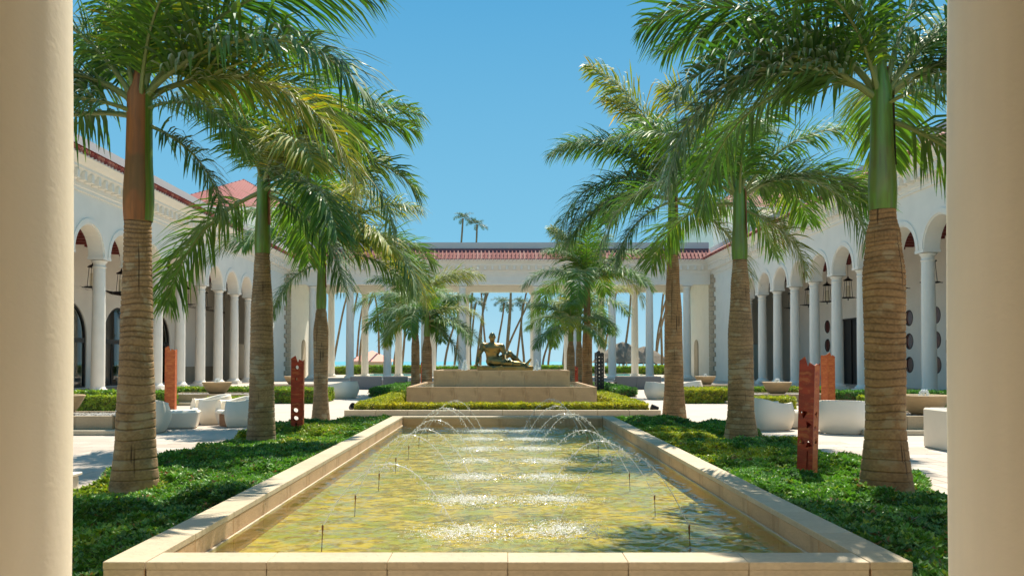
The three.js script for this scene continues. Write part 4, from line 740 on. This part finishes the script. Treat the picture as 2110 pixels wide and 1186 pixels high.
// ───────────────────────── bowl fountains ─────────────────────────
M.bowl = std({ map: rep(stoneMap, 3, 2), color: rgb(0.95, 0.78, 0.58), bumpMap: rep(stoneBump, 5), bumpScale: 0.003, roughness: 0.6 });
M.planter = std({ map: rep(stoneMap, 0.7), color: rgb(0.72, 0.66, 0.58), bumpMap: rep(stoneBump, 1.5), bumpScale: 0.004, roughness: 0.8 });
[[20.2, 'nearest'], [33, 'middle'], [46, 'farthest']].forEach(([D, nm], i) => { for (const s of [-1, 1]) {
  const sd = s < 0 ? 'left' : 'right', x = s < 0 ? [-10.8, -11.35, -11.5][i] : [10.35, 11.05, 11.4][i], y0 = 0.43;
  const b = thing('planter_block', `square stone block under the ${nm} bowl fountain on the ${sd}`, 'planter', [x, 0, -D], 0, 'stone blocks carrying the bowl fountains');
  const W = 3.5, d0 = 1.9;
  mesh('step', cbox(W + 0.5, 0.12, d0 + 0.5, 0.02), M.stone[1], b).position.y = 0.06;
  for (const [w, d, px, pz] of [[W, 0.14, 0, d0 / 2 - 0.07], [W, 0.14, 0, -d0 / 2 + 0.07]]) for (let k = 0; k < 4; k++) block('wall_panel', W / 4 - 0.006, y0 - 0.12, 0.14, -W / 2 + W / 8 + k * W / 4, 0.12 + (y0 - 0.12) / 2, pz, M.planter, b);
  for (const q of [-1, 1]) for (let k = 0; k < 2; k++) block('wall_panel', 0.14, y0 - 0.12, (d0 - 0.28) / 2 - 0.006, q * (W / 2 - 0.07), 0.12 + (y0 - 0.12) / 2, (k - 0.5) * (d0 - 0.28) / 2, M.planter, b);
  mesh('fill', bx(W - 0.28, y0 - 0.16, d0 - 0.28, 0, 0.12 + (y0 - 0.16) / 2, 0), soil, b);
  const peb = new THREE.InstancedMesh(new THREE.IcosahedronGeometry(0.03, 0), std({ color: rgb(0.36, 0.34, 0.3), roughness: 0.8 }), 900), rnd = RNG(70 + i * 2 + s), m = new THREE.Matrix4();
  for (let k = 0; k < 900; k++) { m.makeRotationY(rnd() * 6); m.scale(V(0.7 + rnd() * 0.8, 0.6, 0.7 + rnd() * 0.8)); m.setPosition((rnd() - 0.5) * (W - 0.35), y0 - 0.035, (rnd() - 0.5) * (d0 - 0.35)); peb.setMatrixAt(k, m); }
  peb.name = 'pebbles'; peb.userData.kind = 'stuff'; b.add(peb);
  const c = thing('bowl_fountain', `${s < 0 ? 'pale' : 'golden tan'} stone bowl fountain, ${nm} on the ${sd}`, 'fountain', [x, y0 - 0.03, -D], 0, 'stone bowl fountains');
  const r = 0.58, h = 0.47, pr = [[0.001, 0], [0.24, 0]]; for (let k = 1; k <= 12; k++) { const t = k / 12; pr.push([0.24 + (r - 0.24) * pow(t, 0.62), h * t]); } const o = pr[pr.length - 1]; pr.push([o[0] - 0.02, o[1] + 0.012], [o[0] - 0.06, o[1]], [o[0] - 0.1, h - 0.09], [0.001, h - 0.11]);
  mesh('bowl', lathe(pr, 40), M.bowl, c); mesh('bowl_water', new THREE.CircleGeometry(o[0] - 0.06, 32).rotateX(-PI / 2).translate(0, h - 0.03, 0), phy({ color: rgb(0.8, 0.9, 0.9), transmission: 1, thickness: 0, roughness: 0.08, ior: 1.33 }), c);
  const list = []; for (let k = 0; k < 6; k++) { const a = k * 1.05 + i; list.push(jetGeo([V(0, 0, 0), V(0.02 * cos(a), 0.12, 0.02 * sin(a)), V(0.06 * cos(a), 0.16, 0.06 * sin(a)), V(0.11 * cos(a), 0.0, 0.11 * sin(a))], 0.013, 120 + k + i * 9 + s, 22)); }
  const sp = solo('water_spout', merge(list), M.jet, `small white bubbling spout in the ${nm} bowl on the ${sd}`, 'water jet', 'spouts in the bowl fountains'); sp.position.set(x, y0 - 0.03 + h - 0.035, -D);
} });

// ───────────────────────── white sculpted seats ─────────────────────────
function armchairGeo() {                                   // U-shaped shell, opening towards +x
  const N = 40, K = 10;
  const plan = (u) => { const a = lerp(R(42), R(318), u), r = 0.5 / pow(pow(abs(cos(a)), 3.2) + pow(abs(sin(a)), 3.2), 1 / 3.2); return [r * cos(a) * 1.02 - 0.02, r * sin(a) * 0.96, a]; };
  const top = (u) => { const m = 1 - abs(u - 0.5) * 2; return 0.66 + 0.12 * smooth(0.2, 0.75, m) + 0.02 * smooth(0.15, 0, m); };
  const pos = [], idx = [];
  for (let i = 0; i <= N; i++) { const u = i / N, [x, z, an] = plan(u), H = top(u), ring = [];
    const nx = cos(an), nz = sin(an);
    const off = (d, y) => [x + nx * d, y, z + nz * d];
    for (let k = 0; k <= K; k++) { const t = k / K, bulge = 0.1 * sin(PI * clamp(t * 0.8 + 0.12)) - 0.08 * pow(1 - t, 3); ring.push(off(bulge, t * (H - 0.03))); }
    ring.push(off(0.025, H), off(-0.03, H)); for (let k = K; k >= 0; k--) ring.push(off(-0.075, (k / K) * (H - 0.03)));
    ring.forEach((q) => pos.push(...q)); }
  const m = K * 2 + 4; for (let i = 0; i < N; i++) for (let k = 0; k < m - 1; k++) { const a = i * m + k, b = a + m; idx.push(a, a + 1, b, a + 1, b + 1, b); }
  for (const i of [0, N]) for (let k = 0; k < m / 2 - 1; k++) { const a = i * m + k, b = i * m + m - 1 - k; idx.push(a, a + 1, b, a + 1, b - 1, b); }
  const g = new THREE.BufferGeometry(); g.setAttribute('position', new THREE.Float32BufferAttribute(pos, 3)); g.setIndex(idx); g.computeVertexNormals();
  return g;
}
const shellGeo = planarSmooth(armchairGeo()), scoop = (() => {   // curved seat and reclined back inside the shell
  const q = [[0.5, 0.34], [0.49, 0.4], [0.4, 0.425], [0.15, 0.4], [-0.05, 0.42], [-0.2, 0.5], [-0.3, 0.62], [-0.36, 0.735], [-0.41, 0.735], [-0.41, 0.3], [0.3, 0.3]];
  const s = new THREE.Shape(); s.moveTo(...q[0]); s.splineThru(q.slice(1, 8).map(([a, b]) => new THREE.Vector2(a, b))); s.lineTo(...q[8]); s.lineTo(...q[9]); s.lineTo(...q[10]);
  return planar(new THREE.ExtrudeGeometry(s, { depth: 0.7, bevelEnabled: false, curveSegments: 24 }).translate(0, 0, -0.35));
})();
function planarSmooth(g) { const p = g.attributes.position, uv = new Float32Array(p.count * 2); for (let i = 0; i < p.count; i++) { uv[2 * i] = p.getX(i) + p.getZ(i); uv[2 * i + 1] = p.getY(i); } g.setAttribute('uv', new THREE.BufferAttribute(uv, 2)); return g; }
function armchair(label, x, D, turn, sc = 1, mat = M.white) {
  const c = thing('sculpted_armchair', label, 'armchair', [x, 0.012, -D], R(turn), 'sculpted white armchairs'); c.scale.set(sc, 1, sc);
  mesh('shell', shellGeo, mat, c); mesh('seat', scoop, mat, c); mesh('base_panel', bx(0.05, 0.3, 0.7, 0.36, 0.152, 0), M.wood, c); return c;
}
function ottoman(label, x, D, turn, w = 0.85, d = 0.8, mat = M.white) {
  const o = thing('ottoman_table', label, 'table', [x, 0.012, -D], R(turn), 'low white side blocks');
  const g = cbox(w, 0.42, d, 0.03).clone(), p = g.attributes.position; for (let i = 0; i < p.count; i++) { const k = 0.88 + 0.12 * smooth(-0.21, 0.15, p.getY(i)); p.setX(i, p.getX(i) * k); p.setZ(i, p.getZ(i) * k); } g.computeVertexNormals(); g.translate(0, 0.21, 0);
  mesh('body', g, mat, o); mesh('table_top', cbox(w * 0.9, 0.02, d * 0.9, 0.008), mat, o).position.y = 0.428; return o;
}
armchair('white barrel armchair seen from behind, next to the left palm trunk', -8.6, 19.9, 100, 1.05);
ottoman('low white block table between the armchairs on the left', -8.25, 21.2, 15, 0.98, 0.8);
armchair('left one of the paired white armchairs facing sideways on the left terrace', -7.95, 22.6, 215, 0.92);
armchair('right one of the paired white armchairs facing sideways on the left terrace', -6.95, 21.8, 215, 0.98);
armchair('white armchair seen side-on, left of the red totem on the right terrace', 6.75, 20.7, 8, 0.95);
ottoman('low cream block table behind the red totem on the right', 7.75, 21.2, -8, 0.8, 0.75);
armchair('large white barrel armchair left of the thick right-hand palm trunk', 8.2, 19.8, 65, 1.12);
armchair('far white armchair left of the middle palm trunk on the right', 7.2, 37.2, 20, 1.1);
armchair('far white armchair behind the yellow hedge on the right', 8.9, 39.5, 160, 1.2);
armchair('far white armchair under the small palm on the left', -7.4, 38.2, 160, 1.25);
ottoman('far white block table behind the left red totem', -8.9, 39.5, 5, 1.2, 0.9);
{ // deep white sofa at the right edge
  const s = thing('lounge_sofa', 'white block sofa with pale cushions at the right edge', 'sofa', [9.35, 0.012, -15.9], R(-90));
  mesh('side_panel', cbox(0.9, 0.78, 0.1, 0.03), M.white, s).position.set(0, 0.39, -0.95); mesh('side_panel', cbox(0.9, 0.78, 0.1, 0.03), M.white, s).position.set(0, 0.39, 0.95);
  mesh('back_panel', cbox(0.12, 0.78, 1.8, 0.03), M.white, s).position.set(-0.39, 0.39, 0); mesh('seat_base', cbox(0.76, 0.3, 1.78, 0.03), M.white, s).position.set(0.06, 0.16, 0);
  for (const z of [-0.45, 0.45]) mesh('seat_cushion', cbox(0.72, 0.14, 0.87, 0.05), M.white, s).position.set(0.07, 0.385, z);
}
// grey woven sofas before the portico
const greyWeave = std({ map: rep(tex(64, 64, (u, v, i, j) => 0.75 + 0.25 * (((i >> 2) + (j >> 2)) % 2)), 12), color: rgb(0.2, 0.215, 0.235), roughness: 0.85 });
for (const [x, lab, w] of [[-8.2, 'grey woven sofa in front of the portico, far left of the statue', 1.9], [-6.4, 'grey woven sofa with dark opening, nearer the statue on the left', 1.5], [7.6, 'grey woven sofa with dark openings in front of the portico on the right', 1.3], [9.0, 'grey woven sofa in front of the portico, farther right', 1.5]]) {
  const s = thing('woven_sofa', lab, 'sofa', [x, 0.002, -50.5], 0, 'grey woven sofas before the portico');
  mesh('back', cbox(w, 0.8, 0.15, 0.03), greyWeave, s).position.set(0, 0.4, 0.32); for (const q of [-1, 1]) mesh('arm', cbox(0.16, 0.62, 0.7, 0.03), greyWeave, s).position.set(q * (w / 2 - 0.08), 0.31, -0.1);
  mesh('seat', cbox(w - 0.34, 0.3, 0.66, 0.02), greyWeave, s).position.set(0, 0.17, -0.1);
  mesh('cushion', cbox(w - 0.36, 0.12, 0.6, 0.03), M.greycap, s).position.set(0, 0.38, -0.12);
}
for (const [x, lab] of [[-6.05, 'small black side table beside the left grey sofa'], [6.75, 'small black side table beside the right grey sofa']]) {
  const t = thing('side_table', lab, 'table', [x - 0.1 * Math.sign(x), 0.002, -49.2]); mesh('table_top', cbox(0.5, 0.04, 0.5, 0.01), M.darkframe, t).position.y = 0.48; for (const a of [-1, 1]) for (const b of [-1, 1]) mesh('leg', cbox(0.05, 0.46, 0.05, 0.005), M.darkframe, t).position.set(a * 0.22, 0.23, b * 0.22);
}

// ───────────────────────── totems ─────────────────────────
const rustTex = (a, b, c) => tex(256, 512, (u, v) => { const p = fbm(u * 4, v * 10, 401, 5, 4, 10), q = smooth(0.5, 0.72, fbm(u * 9, v * 18, 402, 4, 9, 18)); return a.map((x, i) => lerp(lerp(x, b[i], smooth(0.4, 0.62, p)), c[i], q * 0.7)); });
M.rustRed = std({ map: rep(rustTex([0.42, 0.042, 0.014], [0.3, 0.03, 0.012], [0.55, 0.15, 0.045]), 1.3), roughness: 0.5, bumpMap: rep(stoneBump, 2), bumpScale: 0.004 });
M.rustOrange = std({ map: rep(rustTex([0.6, 0.16, 0.035], [0.52, 0.11, 0.022], [0.4, 0.05, 0.017]), 1.3), roughness: 0.6, bumpMap: rep(stoneBump, 3), bumpScale: 0.012 });
M.blackSteel = std({ color: rgb(0.014, 0.014, 0.016), roughness: 0.45 });
function totem(label, x, D, turn, W, Hh, kind, lean = 0) {
  const t = thing('steel_totem', label, 'sculpture', [x, 0, -D], R(turn), 'tall cut steel totems'); t.rotation.z = lean;
  const rnd = RNG(floor(D * 10 + x)), th = 0.012, tri = (cx, cy, r, a) => path([0, 1, 2].map((i) => [cx + r * cos(a - i * 2.1), cy + r * 1.15 * sin(a - i * 2.1)]));
  const oval = (cx, cy, rx, ry) => { const h = new THREE.Path(); h.absellipse(cx, cy, rx, ry, 0, 2 * PI, true); return h; };
  const faces = [0, 1, 2, 3].map((f) => {
    const h = W / 2 - (f % 2 ? th : 0.0), topL = Hh * (f === 0 ? 0.96 : f === 1 ? 0.9 : 0.97), topR = Hh * (f === 3 ? 0.96 : 0.9 + 0.05 * rnd());
    const pts = f === 0 ? [[-h, 0], [h, 0], [h, Hh * 0.93], [h * 0.3, Hh * 0.955], [h * 0.12, Hh * 0.92], [-h * 0.3, Hh], [-h, Hh * 0.965]] : [[-h, 0], [h, 0], [h, Hh * (f === 3 ? 0.965 : 0.93)], [0, Hh * (f === 2 ? 0.9 : 0.945)], [-h, Hh * (f === 1 ? 0.93 : 0.95)]], holes = [];
    if (kind === 'cut') { if (f === 0) { holes.push(tri(-h * 0.25, Hh * 0.555, W * 0.3, 0.4), tri(h * 0.35, Hh * 0.47, W * 0.24, 2.2), tri(-h * 0.45, Hh * 0.335, W * 0.24, 1.5), tri(h * 0.45, Hh * 0.315, W * 0.25, 1.7), path([[h * 0.38, 0.12], [h * 0.26, 0.12], [h * 0.26, Hh * 0.27], [h * 0.38, Hh * 0.27]]), oval(h * 0.3, Hh * 0.44, W * 0.07, W * 0.16)); } else { holes.push(tri(0, Hh * 0.55, W * 0.24, rnd() * 3), tri(h * 0.2, Hh * 0.34, W * 0.26, 1.6), tri(-h * 0.3, Hh * 0.45, W * 0.16, 1)); } }
    if (kind === 'dots') { const q = f === 2 ? -h : h; if (f % 2 === 0) holes.push(oval(-q * 0.1, Hh * 0.86, W * 0.17, W * 0.17), oval(-q * 0.15, Hh * 0.72, W * 0.08, W * 0.18), oval(-q * 0.25, Hh * 0.345, W * 0.22, W * 0.2), oval(-q * 0.2, Hh * 0.25, W * 0.22, W * 0.19), oval(q * 0.76, Hh * 0.235, W * 0.07, W * 0.1), path([[0.012, 0.05], [-0.03, 0.05], [-0.03, Hh * 0.2], [0.012, Hh * 0.2]])); else holes.push(oval(0, Hh * 0.9, W * 0.2, W * 0.2), oval(0, Hh * 0.3, W * 0.3, W * 0.32)); }
    if (kind === 'lattice') for (let k = 0; k < 9; k++) { holes.push(tri(-h * 0.42, Hh * (0.14 + k * 0.088), W * 0.19, k * 1.3), tri(h * 0.42, Hh * (0.17 + k * 0.084), W * 0.17, k * 0.9 + 1)); }
    return extrude(pts, th, holes, 10);
  });
  const mats = kind === 'rough' ? [M.rustOrange] : kind === 'lattice' ? [M.blackSteel] : [M.rustRed, M.rustOrange, M.rustRed, M.rustOrange];
  faces.forEach((g, f) => { g.translate(0, 0, W / 2 - th - (f % 2 ? 0.001 : 0)); g.rotateY(f * PI / 2); mesh('steel_plate', g, mats[f % mats.length], t); });
  mesh('foot_plate', cbox(W - 2 * th - 0.01, 0.05, W - 2 * th - 0.01, 0.005), mats[0], t).position.y = 0.025;
  return t;
}
totem('red steel totem with round cut-outs in the left planted bed', -4.48, 18.2, 8, 0.265, 1.83, 'dots');
totem('red steel totem with angular cut-outs in the right planted bed', 4.25, 11.5, -40, 0.212, 1.77, 'cut', -0.035);
totem('rough orange totem in front of the left arcade', -11.6, 29, 10, 0.34, 2.25, 'rough');
totem('rough orange totem in front of the right arcade', 11.5, 29, 20, 0.33, 2.02, 'rough');
totem('far red totem between the palms left of the plinth', -4.05, 43.5, 20, 0.3, 1.75, 'dots');
totem('far red totem behind the right end of the plinth', 3.78, 42.5, 35, 0.28, 1.5, 'dots');
totem('black openwork totem right of the plinth', 5.25, 44, 12, 0.4, 2.3, 'lattice');
{ // small fittings
  const mk = (lab, x, D, r) => { const t = thing('garden_spotlight', lab, 'spotlight', [x, 0, -D], r, 'small black ground spotlights'); mesh('stake', rod([0, -0.02, 0], [0, 0.16, 0], 0.02), M.iron, t); const h = mesh('housing', new THREE.CylinderGeometry(0.1, 0.09, 0.24, 14).rotateZ(1.2), M.iron, t); h.position.y = 0.2; };
  mk('black spotlight at the right end of the front hedge', 4.95, 26.6, 0); mk('black spotlight at the left end of the front hedge', -4.95, 27.5, 2);
  const k = thing('stone_edging', 'white stone edging block by the left foreground column', 'edging', [-5.72, 0, -10.75]); mesh('block', cbox(0.32, 0.2, 0.34, 0.02), M.white, k).position.y = 0.105; mesh('cap_stone', cbox(0.38, 0.04, 0.4, 0.01), M.white, k).position.y = 0.226;
}

// ───────────────────────── beyond the portico ─────────────────────────
{
  structure('beach_pool_water', bx(33, 0.02, 17, 0, 0.012, -98.5), phy({ color: rgb(0.03, 0.42, 0.47), roughness: 0.12, clearcoat: 0.5, bumpMap: rep(stuccoBump, 0.3), bumpScale: 0.05 }), 'bright turquoise swimming pool beyond the portico');
  const e = thing('pool_edge', 'pale kerb round the far turquoise pool', 'kerb', [0, 0, -98.5]);
  for (const s of [-1, 1]) { block('kerb_stone', 34, 0.14, 0.5, 0, 0.07, s * 8.7, M.stone[0], e, 0.02); block('kerb_stone', 0.5, 0.14, 16.9, s * 16.72, 0.07, 0, M.stone[0], e, 0.02); }
  for (let i = 0; i < 6; i++) { const x = -25 + i * 10; hedge(`far clipped hedge beyond the turquoise pool, ${ORD[i]} from the left`, x - 4.9, x + 4.9, 108, 109.6, 0.85 + 0.15 * (i % 2), [GREEN, LIME], 1500, 860 + i, 5); }
  const rail = thing('beach_railing', 'white metal railing along the beach', 'railing', [0, 0, -111]);
  for (let x = -28; x <= 28; x += 2) { const p = mesh('post', cbox(0.08, 1.15, 0.08, 0.01), M.white, rail); p.position.set(x, 0.575, 0); }
  for (const y of [1.18, 0.62, 0.2]) mesh('rail', rod([-28, y, 0], [28, y, 0], 0.035), M.white, rail);
  const hut = thing('beach_gazebo', 'cream beach hut with pale coral pyramid roof', 'hut', [-20.3, -0.9, -130]);
  mesh('wall', bx(5.6, 2.6, 4.6, 0, 1.3, 0), std({ color: rgb(0.62, 0.6, 0.48), roughness: 0.9 }), hut); mesh('roof', new THREE.ConeGeometry(5.1, 1.75, 4).rotateY(PI / 4).translate(0, 3.45, 0), std({ color: rgb(0.75, 0.32, 0.24), roughness: 0.8 }), hut);
  mesh('door', bx(1.1, 2.0, 0.06, 0.6, 1.0, 2.32), M.wood, hut);
  const thatch = std({ map: rep(tex(256, 256, (u, v) => { const k = 0.5 + 0.9 * fbm(u * 40, v * 8, 601, 4, 40, 8); return [0.2 * k, 0.165 * k, 0.125 * k]; }), 0.5), roughness: 1, bumpMap: rep(stoneBump, 2), bumpScale: 0.05 });
  [[17.6, 119, 4.6, 4.75, 'larger'], [21.2, 122, 4.2, 4.3, 'smaller']].forEach(([x, D, r, h, nm], i) => {
    const t = thing('thatched_hut', `${nm} thatched beach bar roof seen between the right columns`, 'hut', [x, -0.05 - 3.2 * smooth(112, 165, D), -D], i, 'thatched beach huts');
    const rr = RNG(i + 50), pts = []; for (let k = 0; k <= 16; k++) { const q = k / 16; pts.push([max(0.02, r * pow(q, 0.72) * (1 + 0.03 * rr())), h - (h - 1.7) * q - 0.15 * (k % 4 === 3 ? 0.5 : 0)]); }
    mesh('thatched_roof', lathe(pts, 30), thatch, t); for (let k = 0; k < 8; k++) mesh('post', rod([cos(k * PI / 4) * r * 0.78, 0, sin(k * PI / 4) * r * 0.78], [cos(k * PI / 4) * r * 0.78, 2.1, sin(k * PI / 4) * r * 0.78], 0.1), M.white, t);
    mesh('counter', new THREE.CylinderGeometry(r * 0.6, r * 0.6, 1.1, 20, 1).translate(0, 0.55, 0), M.white, t);
  });
}
renderer.render(scene, camera);
